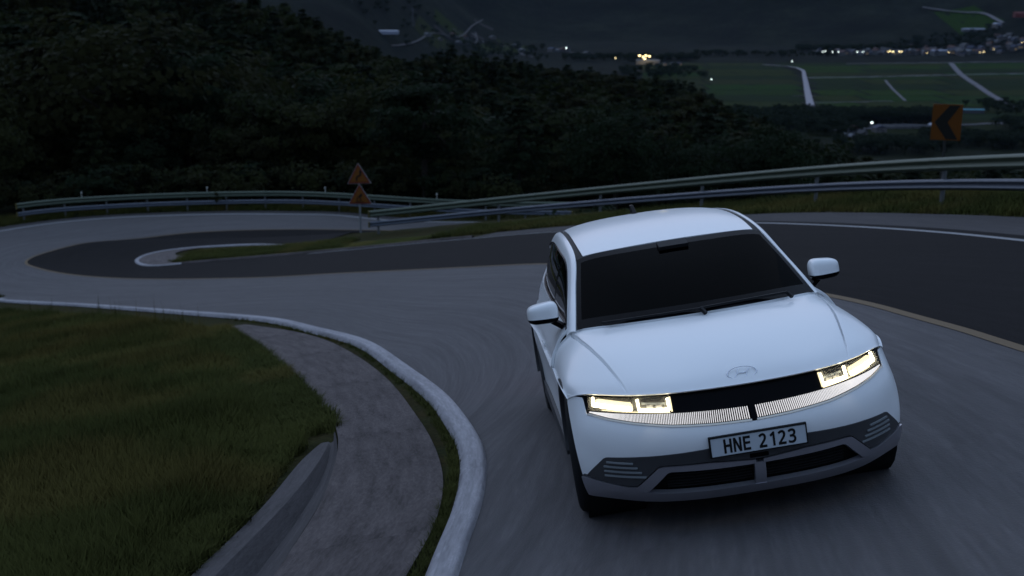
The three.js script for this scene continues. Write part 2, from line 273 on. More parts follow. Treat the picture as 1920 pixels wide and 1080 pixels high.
// ---------- the car: x to its left, y up, z forward, origin on the road between the axles ----------
const car = thing('white_electric_car', 'white electric hatchback with lit square headlights and plate HNE 2123 driving on the bend', 'car');
car.matrix.set(.9872, -.1552, .0377, 1.293, .1472, .9757, .1625, 8.5607, -.0620, -.1548, .9860, -7.996, 0, 0, 0, 1); car.matrix.decompose(car.position, car.quaternion, car.scale);
const C = {
  paint: phy([.80, .81, .82], .42, { clearcoat: .6, clearcoatRoughness: .16 }),
  gloss: phy([.003, .003, .004], .25, { specularIntensity: .07 }), black: std([.012, .012, .013], .6), grey: phy([.040, .040, .043], .5), well: std([.006, .006, .006], .9),
  silver: phy([.46, .45, .49], .30, { metalness: .85 }), louver: phy([.22, .24, .25], .45, { metalness: .2 }),
  glass: phy([.012, .015, .016], .03, { transmission: 1, thickness: 0, ior: 1.45, specularIntensity: .07 }), sideGlass: phy([.035, .04, .042], .02, { transmission: 1, thickness: 0, ior: 1.5, specularIntensity: 1 }),
  lens: phy([.97, .96, .93], .30, { transmission: 1, thickness: 0, ior: 1.4, specularIntensity: .5 }),
  cabin: std([.03, .032, .034], .85), seat: std([.05, .052, .055], .8), tyre: std([.014, .014, .015], .85), rim: phy([.16, .16, .17], .35, { metalness: .8 }), disc: phy([.25, .25, .25], .4, { metalness: .9 }),
  led: new THREE.MeshStandardMaterial({ color: 0x222222, emissive: lin(1, .9, .62), emissiveIntensity: 8 }), led2: new THREE.MeshStandardMaterial({ color: 0x222222, emissive: lin(1, .86, .52), emissiveIntensity: 1.5 }),
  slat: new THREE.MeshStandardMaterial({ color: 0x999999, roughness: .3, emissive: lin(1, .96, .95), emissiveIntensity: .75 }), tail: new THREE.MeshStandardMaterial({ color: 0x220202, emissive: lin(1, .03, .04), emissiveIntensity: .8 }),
  plate: phy([.46, .50, .54], .4), ink: std([.006, .006, .006], .6), badge: phy([.62, .64, .68], .25, { metalness: .9 }), glowTintLip: phy([.75, .68, .58], .25, { metalness: .6 }),
};
const both = (g) => [g, mir(g)];
// -- bonnet and fender tops in one shell
const hoodRows = [
  [[0, 1.055, 1.36], [.25, 1.053, 1.335], [.5, 1.047, 1.25], [.70, 1.036, 1.125], [.79, 1.010, 1.03], [.865, .955, .98], [.92, .885, .95], [.945, .80, .94]],
  [[0, 1.030, 1.60], [.25, 1.028, 1.575], [.5, 1.022, 1.49], [.70, 1.008, 1.38], [.79, .985, 1.29], [.865, .94, 1.24], [.922, .878, 1.21], [.948, .80, 1.20]],
  [[0, .986, 1.84], [.25, .984, 1.815], [.5, .978, 1.74], [.69, .965, 1.64], [.785, .944, 1.56], [.865, .908, 1.51], [.925, .858, 1.47], [.95, .80, 1.46]],
  [[0, .922, 2.04], [.25, .920, 2.02], [.5, .914, 1.95], [.67, .903, 1.86], [.77, .888, 1.78], [.855, .864, 1.71], [.918, .832, 1.66], [.945, .79, 1.63]],
  [[0, .846, 2.18], [.24, .846, 2.17], [.46, .845, 2.12], [.63, .842, 2.03], [.74, .836, 1.945], [.83, .824, 1.855], [.90, .803, 1.765], [.935, .768, 1.70]],
  [[0, .776, 2.25], [.22, .778, 2.243], [.43, .781, 2.205], [.60, .784, 2.125], [.715, .787, 2.035], [.81, .788, 1.94], [.88, .776, 1.845], [.925, .746, 1.74]],
].map(wide);
const creaseX = pw([1.05, 1.3, 1.6, 1.9, 2.1], [.80, .772, .725, .665, .622]), creaseD = pw([1.0, 1.2, 1.85, 2.12], [.032, .032, .028, 0]);
const creased = (p) => { const a = Math.abs(p[0]), d = a - creaseX(p[2]), w = lerp(.014, .004, sstep(1.05, 2.1, p[2])), k = sstep(w / 2 + .004, w / 2 - .002, Math.abs(d)); return p[2] > 2.12 || p[2] < .95 || a < .5 ? p : [p[0], p[1] - creaseD(p[2]) * k, p[2]]; };
const hood = part('bonnet', gridGeo(patch(hoodRows, 90, 560, creased), .012), C.paint, car);
// -- front fascia as one spline surface P(u, y); columns run from the centre to the wheel arch
const FY = [.19, .25, .31, .42, .50, .60, .69, .785];
const FX = [[0, .25, .45, .61, .73, .82, .865, .885], [0, .25, .45, .62, .745, .835, .885, .905], [0, .25, .45, .62, .75, .845, .895, .918], [0, .25, .45, .62, .75, .845, .905, .932], [0, .25, .45, .62, .75, .845, .905, .938], [0, .25, .45, .62, .75, .845, .905, .940], [0, .24, .44, .61, .74, .835, .90, .938], [0, .23, .435, .605, .725, .82, .885, .930]];
const FZ = [[2.255, 2.245, 2.20, 2.125, 2.03, 1.945, 1.90, 1.87], [2.305, 2.295, 2.25, 2.17, 2.075, 1.99, 1.94, 1.905], [2.33, 2.32, 2.275, 2.195, 2.10, 2.01, 1.95, 1.915], [2.352, 2.342, 2.297, 2.215, 2.12, 2.025, 1.96, 1.917], [2.372, 2.362, 2.315, 2.228, 2.128, 2.028, 1.955, 1.90], [2.362, 2.352, 2.303, 2.213, 2.11, 2.01, 1.93, 1.85], [2.315, 2.307, 2.262, 2.175, 2.07, 1.968, 1.88, 1.77], [2.25, 2.243, 2.204, 2.122, 2.025, 1.925, 1.835, 1.715]];
const fcx = idx(8).map(j => ns(FY, FX.map(r => r[j]))), fcz = idx(8).map(j => ns(FY, FZ.map(r => r[j]))), J8 = idx(8);
function FP(u, y) { const s = u < 0 ? -1 : 1; u = Math.abs(u); const X = [], Z = []; for (let j = 0; j < 8; j++) { X.push(fcx[j](y)); Z.push(fcz[j](y)); } const TX = [-1, ...J8], f = ns(TX, [-X[1], ...X]), g = ns(TX, [Z[1], ...Z]); return [s * f(u), y, g(u)]; }
function FN(u, y) { const e = .02, a = new THREE.Vector3(...FP(u + e, y)).sub(new THREE.Vector3(...FP(u - e, y))), b = new THREE.Vector3(...FP(u, y + .004)).sub(new THREE.Vector3(...FP(u, y - .004))); const n = a.cross(b).normalize(); return n.z < 0 && Math.abs(u) < 6 ? n.negate() : n; }
const FO = (u, y, o) => { const p = FP(u, y), n = FN(u, y); return [p[0] + n.x * o, p[1] + n.y * o, p[2] + n.z * o]; };
const ux = (x) => { let a = 0, b = 7; for (let k = 0; k < 30; k++) { const m = (a + b) / 2; if (FP(m, .5)[0] < x) a = m; else b = m; } return a; };
function band(x0, x1, yLo, yHi, o, nu, ny, skirt = .02) {               // a strip of the fascia between two heights, raised by o
  const u0 = x0 < 0 ? -ux(-x0) : ux(x0), u1 = x1 >= .93 ? 7 : ux(x1), G = [];
  for (let i = 0; i <= ny; i++) { const r = []; for (let j = 0; j <= nu; j++) { const u = lerp(u0, u1, j / nu), x = Math.abs(FP(u, .5)[0]), lo = yLo(x), hi = yHi(x); r.push(FO(u, lerp(lo, hi, i / ny), typeof o === 'function' ? o(x) : o)); } G.push(r); }
  return gridGeo(G, skirt);
}
const k = (v) => () => v;
const yST = pw([0, .2, .43, .62, .75, .84], [.678, .683, .692, .699, .703, .705]), ySB = pw([0, .2, .43, .62, .75, .84], [.610, .616, .630, .652, .672, .692]);
const lampTop = pw([0, .5, .9], [.776, .781, .782]);
const white = (x) => x < .855 ? ySB(x) - .012 : lerp(ySB(.855) - .012, .772, sstep(.855, .88, x));
const bumper = part('front_bumper', merge(both(band(0, .94, pw([0, .80, .90, .94], [.415, .415, .338, .338]), white, 0, 90, 16, .03))), C.paint, car);
part('lower_lip', merge(both(band(0, .94, pw([0, .5, .62, .7, .9], [.195, .195, .20, .205, .215]), pw([0, .5, .62, .68, .9], [.248, .252, .262, .285, .330]), .012, 80, 6, .03))), C.silver, car);
part('lower_grille_backing', band(-.94, .94, k(.185), k(.43), -.045, 120, 8, .01), C.well, car);
const garnishTop = pw([0, .25, .50, .53, .645, .70, .80, .90], [.385, .406, .406, .400, .290, .288, .305, .335]), garnishBot = pw([0, .25, .465, .485, .585, .645, .70], [.366, .370, .376, .370, .268, .25, .25]);
for (const s of [1, -1]) {
  const put = (g) => s > 0 ? g : mir(g);
  part('bumper_garnish', put(band(.02, .70, garnishBot, garnishTop, .012, 80, 4, .04)), C.silver, car);
  part('centre_divider', put(band(0, .03, k(.245), k(.372), .01, 4, 4, .03)), C.silver, car);
  const trim = part('bumper_trim', put(band(0, .925, pw([0, .25, .50, .53, .645, .70, .80, .90, .93], [.391, .414, .414, .408, .298, .296, .313, .343, .338]), pw([0, .25, .55, .785, .80, .90, .93], [.500, .488, .470, .460, .454, .345, .345]), .006, 90, 8, .03)), C.grey, car);
  for (let q = 0; q < 4; q++) part('louver', put(band(.615 + .022 * (3 - q) * .9 - .02, .80 - .012 * (3 - q) * 0 - (q === 0 ? .015 : 0) , pw([.5, .9], [.425 - q * .026 - .004, .437 - q * .026 - .004]), pw([.5, .9], [.425 - q * .026 + .005, .437 - q * .026 + .005]), .014, 24, 2, .012)), C.louver, trim);
  part('lower_grille', put(merge(idx(5).map(q => band(.03, .50, k(.258 + q * .02), k(.262 + q * .02), -.03, 20, 1, .01)))), C.black, car);
  // lit strip: fine vertical slats over a dark backing
  const st = part('light_strip_backing', put(band(.014, .852, ySB, yST, -.022, 60, 2, .01)), C.gloss, car);
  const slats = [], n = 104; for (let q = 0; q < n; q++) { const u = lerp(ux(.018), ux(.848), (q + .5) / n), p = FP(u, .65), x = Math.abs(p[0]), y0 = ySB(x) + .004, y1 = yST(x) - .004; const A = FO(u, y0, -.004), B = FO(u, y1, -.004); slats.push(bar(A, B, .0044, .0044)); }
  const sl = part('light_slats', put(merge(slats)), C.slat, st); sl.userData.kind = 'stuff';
  part('strip_lip', put(band(.014, .855, (x) => ySB(x) - .011, (x) => ySB(x) - .001, .004, 70, 2, .02)), C.glowTintLip, car);  // lip added to catch lamp glow; the warm reflection is put into its colour
  part('grille_panel', put(band(0, .43, (x) => yST(x) + .003, lampTop, -.020, 40, 4, .02)), C.gloss, car);
  // headlight: dark box, two U-shaped light guides, projector bars and a clear lens
  const hl = new THREE.Group(); hl.name = 'headlight'; car.add(hl);
  part('lamp_housing', put(band(.43, .87, (x) => yST(x) - (x > .8 ? .01 : -.003), lampTop, -.060, 50, 4, .03)), C.gloss, hl);
  part('lamp_surround', put(band(.858, .884, (x) => .69 + .03 * sstep(.858, .884, x), lampTop, -.004, 8, 4, .05)), C.gloss, hl);
  const seg = (xa, xb, ya, yb, o, m, name = 'light_guide', w = .013) => { const P = []; const N = 10; for (let q = 0; q < N; q++) { const A = FO(ux(lerp(xa, xb, q / N)), lerp(ya, yb, q / N), o), B = FO(ux(lerp(xa, xb, (q + 1) / N)), lerp(ya, yb, (q + 1) / N), o); P.push(bar(A, B, w, w)); } part(name, put(merge(P)), m, hl); };
  seg(.442, .600, .712, .716, -.022, C.led, 'light_guide', .017); seg(.442, .443, .712, .768, -.022, C.led); seg(.600, .601, .716, .770, -.022, C.led); seg(.428, .429, .700, .772, -.012, C.led2, 'light_guide', .008);
  seg(.640, .838, .722, .740, -.022, C.led, 'light_guide', .020); seg(.838, .839, .738, .778, -.022, C.led); seg(.650, .825, .745, .759, -.034, C.led2, 'light_guide', .026); seg(.640, .641, .722, .748, -.030, C.led2);
  seg(.46, .585, .750, .754, -.040, C.louver, 'lamp_fin', .010); seg(.442, .80, .701, .716, -.030, C.led2, 'light_guide', .005);
  part('projector', put(merge([.50, .55].map(x => box(.034, .022, .02, ...FO(ux(x), .738, -.045))))), C.rim, hl);
  part('lamp_lens', put(band(.43, .868, (x) => yST(x) + .002, (x) => lampTop(x) - .003, -.006, 50, 4, 0)), C.lens, hl);
}
part('strip_divider', band(-.014, .014, k(.605), k(.690), .004, 4, 4, .03), C.gloss, car);
// -- number plate
const plate = new THREE.Group(); plate.name = 'number_plate'; plate.position.set(0, .493, 2.388); plate.rotation.x = .06; car.add(plate);
part('plate_holder', box(.528, .116, .012, 0, 0, -.012), C.black, plate);
part('plate_face', box(.512, .100, .006, 0, 0, -.003), C.plate, plate);
part('plate_border', [box(.524, .006, .010, 0, .053, -.002), box(.524, .006, .010, 0, -.053, -.002), box(.006, .112, .010, -.259, 0, -.002), box(.006, .112, .010, .259, 0, -.002)], C.ink, plate);
const fonts = await new FontLoader().loadAsync('fonts/droid/droid_sans_mono_regular.typeface.json');
[...'HNE 2123'].forEach((ch, i) => { if (ch === ' ') return; const g = new TextGeometry(ch, { font: fonts, size: .073, depth: .001, curveSegments: 6, bevelEnabled: true, bevelThickness: .0003, bevelSize: .0028, bevelSegments: 1 }); g.computeBoundingBox(); const b = g.boundingBox; g.translate(-(b.max.x + b.min.x) / 2, -(b.max.y + b.min.y) / 2, 0).scale(.82, 1, 1); const x = [-.166, -.114, -.064, 0, .022, .074, .126, .180][i]; part('plate_letter', g.translate(x, 0, .001), C.ink, plate); });
part('sensor', box(.10, .022, .02, 0, .412, 2.352), C.gloss, car);
// -- badge on the bonnet nose
{
  const bd = new THREE.Group(); bd.name = 'badge'; car.add(bd); bd.position.set(0, .832, 2.203); bd.rotation.x = -.93 + .35;
  const ring = new THREE.TorusGeometry(1, .055, 8, 48).scale(.080, .036, .05);
  part('badge_ring', ring, C.badge, bd);
  const H = (pts, w) => merge(idx(pts.length - 1).map(i => bar([...pts[i], 0], [...pts[i + 1], 0], .005, w)));
  part('badge_stroke', merge([H([[-.036, -.022], [-.026, -.008], [-.020, .008], [-.016, .027]], .004), H([[.016, -.027], [.020, -.008], [.026, .008], [.036, .022]], .004), H([[-.024, -.004], [-.008, .002], [.008, -.002], [.024, .004]], .004)]), C.badge, bd).scale.x = 1.2;
}
// -- windscreen: opaque border and tinted pane cut from one surface
const wsRows = [
  [[0, 1.070, 1.372], [.25, 1.068, 1.343], [.5, 1.060, 1.258], [.68, 1.047, 1.14], [.768, 1.037, 1.072]],
  [[0, 1.202, 1.10], [.25, 1.199, 1.075], [.48, 1.192, 1.0], [.645, 1.178, .905], [.730, 1.163, .850]],
  [[0, 1.337, .78], [.24, 1.334, .765], [.45, 1.327, .715], [.605, 1.312, .648], [.688, 1.292, .610]],
  [[0, 1.456, .435], [.22, 1.454, .43], [.43, 1.449, .405], [.565, 1.437, .375], [.645, 1.416, .366]],
].map(wide);
const wsG = patch(wsRows, 40, 80), cut = (G, i0, i1, j0, j1) => gridGeo(G.slice(i0, i1 + 1).map(r => r.slice(j0, j1 + 1)));
part('windscreen_border', [cut(wsG, 0, 5, 0, 80), cut(wsG, 37, 40, 0, 80), cut(wsG, 5, 37, 0, 4), cut(wsG, 5, 37, 76, 80)], C.gloss, car);
part('windscreen', cut(wsG, 5, 37, 4, 76), C.glass, car);
for (const [a, b] of [[[-.62, 1.078, 1.225], [-.02, 1.092, 1.375]], [[-.02, 1.094, 1.36], [.55, 1.09, 1.255]]]) part('wiper', merge([bar(a, b, .018, .014), bar(b, [b[0] + .02, b[1] - .03, b[2] + .03], .02, .02)]), C.black, car);
part('cowl_cover', gridGeo(idx(3).map(i => wide([[0, 1.052, 1.40], [.25, 1.05, 1.37], [.5, 1.043, 1.285], [.70, 1.03, 1.15], [.775, 1.015, 1.06]]).map(p => [p[0], p[1] - .012 + i * .006, p[2] - i * .02]))), C.black, car);
// -- roof, dark side strips, white rails
const roofRows = [
  [[0, 1.462, .425], [.3, 1.456, .405], [.5, 1.446, .375], [.600, 1.436, .352]], [[0, 1.535, .02], [.3, 1.530, .01], [.5, 1.517, -.01], [.607, 1.498, -.02]], [[0, 1.583, -.5], [.3, 1.577, -.5], [.5, 1.560, -.5], [.603, 1.539, -.5]],
  [[0, 1.590, -1], [.3, 1.583, -1], [.5, 1.563, -1], [.594, 1.541, -1]], [[0, 1.566, -1.5], [.3, 1.558, -1.5], [.5, 1.533, -1.5], [.572, 1.511, -1.5]], [[0, 1.505, -2.1], [.3, 1.497, -2.1], [.48, 1.472, -2.1], [.54, 1.45, -2.1]],
].map(wide);
part('roof', gridGeo(patch(roofRows, 50, 60), .02), C.paint, car);
const railS = [
  [[.778, 1.028, 1.062], [.812, 1.022, 1.02], [.838, .985, .985]], [[.737, 1.163, .842], [.768, 1.157, .80], [.795, 1.12, .765]], [[.696, 1.293, .604], [.725, 1.285, .565], [.752, 1.248, .535]], [[.654, 1.417, .362], [.686, 1.409, .325], [.716, 1.370, .30]],
  [[.642, 1.493, -.01], [.678, 1.484, -.03], [.712, 1.437, -.04]], [[.640, 1.536, -.5], [.678, 1.525, -.5], [.712, 1.473, -.5]], [[.631, 1.537, -1], [.668, 1.525, -1], [.702, 1.470, -1]], [[.609, 1.507, -1.5], [.648, 1.492, -1.5], [.690, 1.432, -1.5]], [[.575, 1.446, -2.08], [.62, 1.428, -2.08], [.675, 1.35, -2.08]],
];
const railG = patch(railS, 80, 10);
for (const s of [1, -1]) {
  const put = (g) => s > 0 ? g : mir(g);
  part('roof_rail', put(gridGeo(railG, .03)), C.paint, car);
  const ditch = idx(61).map(i => { const t = i / 60, z = lerp(.36, -2.08, t), roofEdge = patchEdge(roofRows, z), r = railAt(0, z); return [[roofEdge[0] - .005, roofEdge[1] - .008, z], [r[0] + .006, r[1] - .008, z]]; });
  part('roof_strip', put(gridGeo(ditch)), C.black, car);
  // side glass between rail and belt
  const BZ = [-2.12, -1.7, -1.3, -1, 0, .955], belt = ns(BZ, [1.30, 1.20, 1.16, 1.145, 1.09, 1.03]), beltX = ns(BZ, [.64, .730, .792, .816, .828, .802]);
  const pane = (za, zb, n) => gridGeo(idx(n + 1).map(i => { const z = lerp(za, zb, i / n), r = railAt(2, z), yb = belt(z), xb = beltX(z); return idx(7).map(q => { const e = q / 6; return [lerp(xb - .006, r[0] - .012, e) + .016 * Math.sin(Math.PI * e), lerp(yb, Math.max(yb + .004, r[1] + .004), e), z]; }); }));
  part('door_window', put(pane(.90, .02, 20)), C.sideGlass, car);
  part('door_window', put(pane(-.06, -1.02, 20)), C.sideGlass, car);
  part('quarter_window', put(pane(-1.08, -1.75, 14)), C.sideGlass, car);
  part('pillar_cover', put(pane(.02, -.06, 2)), C.gloss, car); part('pillar_cover', put(pane(-1.02, -1.08, 2)), C.gloss, car);
  part('belt_trim', put(merge(idx(20).map(i => { const f = (z) => [beltX(z) + .002, belt(z), z]; return bar(f(lerp(.94, -1.7, i / 20)), f(lerp(.94, -1.7, (i + 1) / 20)), .012, .02); }))), C.gloss, car);
  part('window_trim', put(merge(idx(40).map(i => { const f = (z) => { const r = railAt(2, z); return [r[0] + .002, r[1] - .004, z]; }; return bar(f(lerp(.95, -1.75, i / 40)), f(lerp(.95, -1.75, (i + 1) / 40)), .012, .014); }))), C.gloss, car);
  // body side
  const zc = [.955, .6, .2, -.3, -.8, -1.3, -1.8, -2.12], up = [[1.2, [1, 1, 1, 1, 1, 1, 1, 1]], [1.1, [.862, .872, .874, .874, .870, .850, .790, .70]], [.93, [.895, .902, .905, .905, .902, .900, .855, .775]], [.87, [.928, .930, .932, .930, .932, .946, .91, .84]], [.80, [.946, .944, .943, .941, .944, .958, .925, .85]]];
  part('door_upper', put(gridGeo(patch(up.map(([y, xs]) => xs.map((x, i) => y > 1.15 ? [beltX(zc[i]), belt(zc[i]), zc[i]] : y > 1 ? [x, .47 * belt(zc[i]) + .495, zc[i]] : [x, y, zc[i]])), 16, 60), .02)), C.paint, car);
  const zl = [1.50, 1.2, .9, .4, -.2, -.8, -1.3, -1.8, -2.12], lo = [[.80, [.950, .948, .946, .944, .942, .944, .958, .925, .85]], [.68, [.948, .948, .946, .944, .940, .946, .962, .93, .86]], [.55, [.94, .938, .932, .920, .915, .928, .955, .925, .86]], [.42, [.935, .932, .928, .920, .918, .925, .945, .915, .85]], [.34, [.93, .93, .93, .928, .926, .93, .935, .905, .84]]];
  const lg = gridGeo(patch(lo.map(([y, xs]) => xs.map((x, i) => [x, y, zl[i]])), 40, 160)); lg.setIndex([...lg.index.array].reduce((o, v, i, a) => { if (i % 3 === 0) { const P = lg.attributes.position, c = [0, 1, 2].map(q => a[i + q]), zz = (P.getZ(c[0]) + P.getZ(c[1]) + P.getZ(c[2])) / 3, yy = (P.getY(c[0]) + P.getY(c[1]) + P.getY(c[2])) / 3; if (Math.hypot(zz - 1.5, yy - .37) > .425 && Math.hypot(zz + 1.5, yy - .37) > .425) o.push(...c); } return o; }, []));
  part('door_lower', put(lg), C.paint, car);
  part('sill', put(merge(idx(16).map(i => bar([.925, .30, lerp(1.06, -1.06, i / 16)], [.925, .30, lerp(1.06, -1.06, (i + 1) / 16)], .05, .11)))), C.grey, car);
  part('door_handle', put(new THREE.CapsuleGeometry(.012, .16, 4, 8).rotateX(Math.PI / 2).scale(.6, 1, 1).translate(.948, .83, .02)), C.paint, car);
  for (const zw of [1.5, -1.5]) {
    const a0 = zw > 0 ? -.30 : -.12, prof = idx(41).map(i => { const a = lerp(-.22, Math.PI + .22, i / 40), R = (r) => [Math.sin(a) * r + .37, Math.cos(a) * r + zw], ro = (b) => zw > 0 ? .45 - .024 * sstep(.1, .7, Math.cos(b)) : .45, xo = (b) => zw > 0 ? .953 - .034 * sstep(.1, 1, Math.cos(b)) : .960; return [[.86, ...R(.398)], [xo(a) - .006, ...R(.402)], [xo(a), ...R(.412)], [xo(a) - .001, ...R(ro(a))], [xo(a) - .02, ...R(ro(a) + .005)]]; });
    part('arch_trim', put(gridGeo(prof)), C.grey, car);
    const liner = new THREE.CylinderGeometry(.405, .405, .34, 24, 1, true).rotateZ(Math.PI / 2).translate(.74, .37, zw); part('wheel_liner', put(merge([liner, box(.01, .7, .8, .58, .45, zw)])), C.well, car);
    const wh = new THREE.Group(); wh.name = 'wheel'; wh.position.set(s * .815, .366, zw); if (zw > 0) wh.rotation.y = -.10; car.add(wh);
    const tp = [[.255, -.11], [.30, -.124], [.335, -.122], [.357, -.108], [.366, -.08], [.366, .08], [.357, .108], [.335, .122], [.30, .124], [.255, .11]].map(([r, y]) => new THREE.Vector2(r, y));
    part('tyre', merge([new THREE.LatheGeometry(tp, 64).rotateZ(Math.PI / 2), ...[-.045, 0, .045].map(x => new THREE.TorusGeometry(.3665, .004, 4, 64).rotateY(Math.PI / 2).translate(x, 0, 0))]), C.tyre, wh);
    const spokes = idx(10).map(q => box(.03, .20, q % 2 ? .03 : .05, s * .075, .145, 0, 0, 0, 0).rotateX(q * Math.PI / 5));
    part('rim', merge([new THREE.CylinderGeometry(.257, .257, .20, 48, 1, true).rotateZ(Math.PI / 2), new THREE.TorusGeometry(.250, .012, 8, 48).rotateY(Math.PI / 2).translate(s * .10, 0, 0), new THREE.CylinderGeometry(.06, .065, .03, 24).rotateZ(Math.PI / 2).translate(s * .08, 0, 0), ...spokes]), C.rim, wh);
    part('brake_disc', new THREE.CylinderGeometry(.17, .17, .03, 32).rotateZ(Math.PI / 2).translate(-s * .02, 0, 0), C.disc, wh);
  }
  // door mirror: white cap over a dark base
  const mr = new THREE.Group(); mr.name = 'door_mirror'; mr.position.set(s * .953, 1.118, .735); car.add(mr);
  const pod = (t0, t1, sc) => { const g = new THREE.SphereGeometry(1, 40, 28, 0, Math.PI * 2, t0, t1 - t0), P = g.attributes.position; for (let i = 0; i < P.count; i++) { let v = [P.getX(i), P.getY(i), P.getZ(i)].map(q => Math.sign(q) * Math.pow(Math.abs(q), .52)); const x = v[0] * .103, t = (v[0] + 1) / 2; P.setXYZ(i, x, v[1] * (v[1] > 0 ? lerp(.094, .066, t) : .056) * sc + .002, v[2] * .085 - .055 * t * t); } g.computeVertexNormals(); return s > 0 ? g : mir(g); };
  part('mirror_cap', pod(0, Math.PI * .54, 1), C.paint, mr);
  part('mirror_base', pod(Math.PI * .54, Math.PI, 1), C.gloss, mr);
  part('mirror_arm', put(merge([bar([-.06, -.045, 0], [-.125, -.09, .03], .05, .03)])), C.gloss, mr);
  part('mirror_glass', put(box(.15, .09, .004, .0, .015, -.115)), C.glass, mr);
  part('tail_lamp', put(merge([box(.36, .09, .03, .55, .84, -2.265), box(.10, .05, .03, .68, .72, -2.27)])), C.tail, car);
}
function patchEdge(rows, z) { const R = rows.map(r => r[r.length - 1]), T = R.map(p => -p[2]); return [ns(T, R.map(p => p[0]))(-z), ns(T, R.map(p => p[1]))(-z)]; }
function railAt(q, z) { const T = railS.map(r => -r[q][2]); return [ns(T, railS.map(r => r[q][0]))(-z), ns(T, railS.map(r => r[q][1]))(-z)]; }
// -- tail, floor pan, antenna, cabin
part('tailgate', gridGeo(patch([[[0, 1.505, -2.1], [.3, 1.497, -2.1], [.5, 1.46, -2.1], [.60, 1.40, -2.09]], [[0, 1.18, -2.22], [.35, 1.18, -2.21], [.6, 1.16, -2.18], [.75, 1.13, -2.13]], [[0, .92, -2.27], [.4, .92, -2.26], [.7, .91, -2.22], [.84, .90, -2.13]], [[0, .60, -2.30], [.4, .60, -2.29], [.72, .60, -2.24], [.87, .60, -2.11]], [[0, .33, -2.24], [.4, .33, -2.23], [.7, .33, -2.19], [.84, .34, -2.11]]].map(wide), 24, 30)), C.paint, car);
part('floor_pan', [box(1.20, .14, 4.1, 0, .26, 0), box(1.78, .12, 2.05, 0, .26, 0), box(1.15, .5, .06, 0, .52, 2.05)], C.well, car);
part('antenna_fin', new THREE.ExtrudeGeometry(new THREE.Shape([[0, 0], [.16, 0], [.02, .062], [-.015, .065]].map(p => new THREE.Vector2(...p))), { depth: .02, bevelEnabled: true, bevelSize: .006, bevelThickness: .006, bevelSegments: 2 }).translate(0, 0, -.01).rotateY(-Math.PI / 2).translate(0, 1.586, -1.24), C.gloss, car);
part('dashboard', [box(1.36, .16, .40, 0, .93, .80), box(1.30, .06, .5, 0, .985, 1.02), box(.62, .13, .02, .28, 1.05, .68)], C.cabin, car);
part('bulkhead', [box(1.55, .5, .02, 0, .74, 1.02), box(1.62, .03, 2.6, 0, .42, -.4), box(1.5, .5, .03, 0, .9, -1.75)], C.well, car);
part('headlining', gridGeo(patch(roofRows.map(r => r.map(p => [p[0] * .98, p[1] - .035, p[2]])), 20, 16)), C.cabin, car);
for (const x of [.37, -.37]) part('front_seat', [box(.5, .14, .5, x, .58, .05), box(.48, .62, .13, x, .90, -.26, 0, -.2), new THREE.CapsuleGeometry(.07, .12, 6, 10).rotateZ(Math.PI / 2).translate(x, 1.27, -.35)], C.seat, car);
part('rear_seat', [box(1.3, .14, .5, 0, .58, -.85), box(1.3, .6, .13, 0, .9, -1.15, 0, -.2)], C.seat, car);
part('steering_wheel', [new THREE.TorusGeometry(.175, .014, 8, 32).rotateX(-.35).translate(.37, 1.0, .55), box(.3, .03, .02, .37, 1.0, .55)], C.black, car);
part('interior_mirror', [box(.23, .065, .03, 0, 1.335, .58), box(.20, .10, .10, 0, 1.40, .52, 0, .3)], C.black, car);
car.updateMatrixWorld(true);
// -- the lamps' own light
for (const s of [1, -1]) {
  const l = new THREE.RectAreaLight(lin(1, .92, .74), 5, .34, .05); l.position.set(s * .63, .735, 2.24); car.add(l); l.lookAt(car.localToWorld(new THREE.Vector3(s * .72, .55, 4))); 
  const t = new THREE.RectAreaLight(lin(1, .03, .04), 6, .36, .08); t.position.set(s * .55, .84, -2.30); car.add(t); car.updateMatrixWorld(); t.lookAt(car.localToWorld(new THREE.Vector3(s * .9, .3, -5)));
}
// ---------- guardrails ----------
const G = { green: phy([.062, .082, .056], .55, { metalness: .15 }), steel: phy([.085, .10, .13], .5, { metalness: .25 }), post: phy([.13, .135, .14], .55, { metalness: .3 }), cap: std([.10, .085, .03], .6), reflector: std([.5, .5, .45], .3) };
function pathOf(P) { const T = [0]; for (let i = 1; i < P.length; i++) T.push(T[i - 1] + Math.hypot(P[i][0] - P[i - 1][0], P[i][1] - P[i - 1][1])); const fx = ns(T, P.map(p => p[0])), fz = ns(T, P.map(p => p[1])); return { L: T[T.length - 1], at: (s) => [fx(s), fz(s)], dir: (s) => { const a = [fx(s - .05), fz(s - .05)], b = [fx(s + .05), fz(s + .05)], l = Math.hypot(b[0] - a[0], b[1] - a[1]); return [(b[0] - a[0]) / l, (b[1] - a[1]) / l]; } }; }
const wBeam = (h) => [[0, -.5], [.045, -.44], [.075, -.30], [.075, -.22], [.02, -.06], [.02, .06], [.075, .22], [.075, .30], [.045, .44], [0, .5]].map(([d, y]) => [d, y * h]);
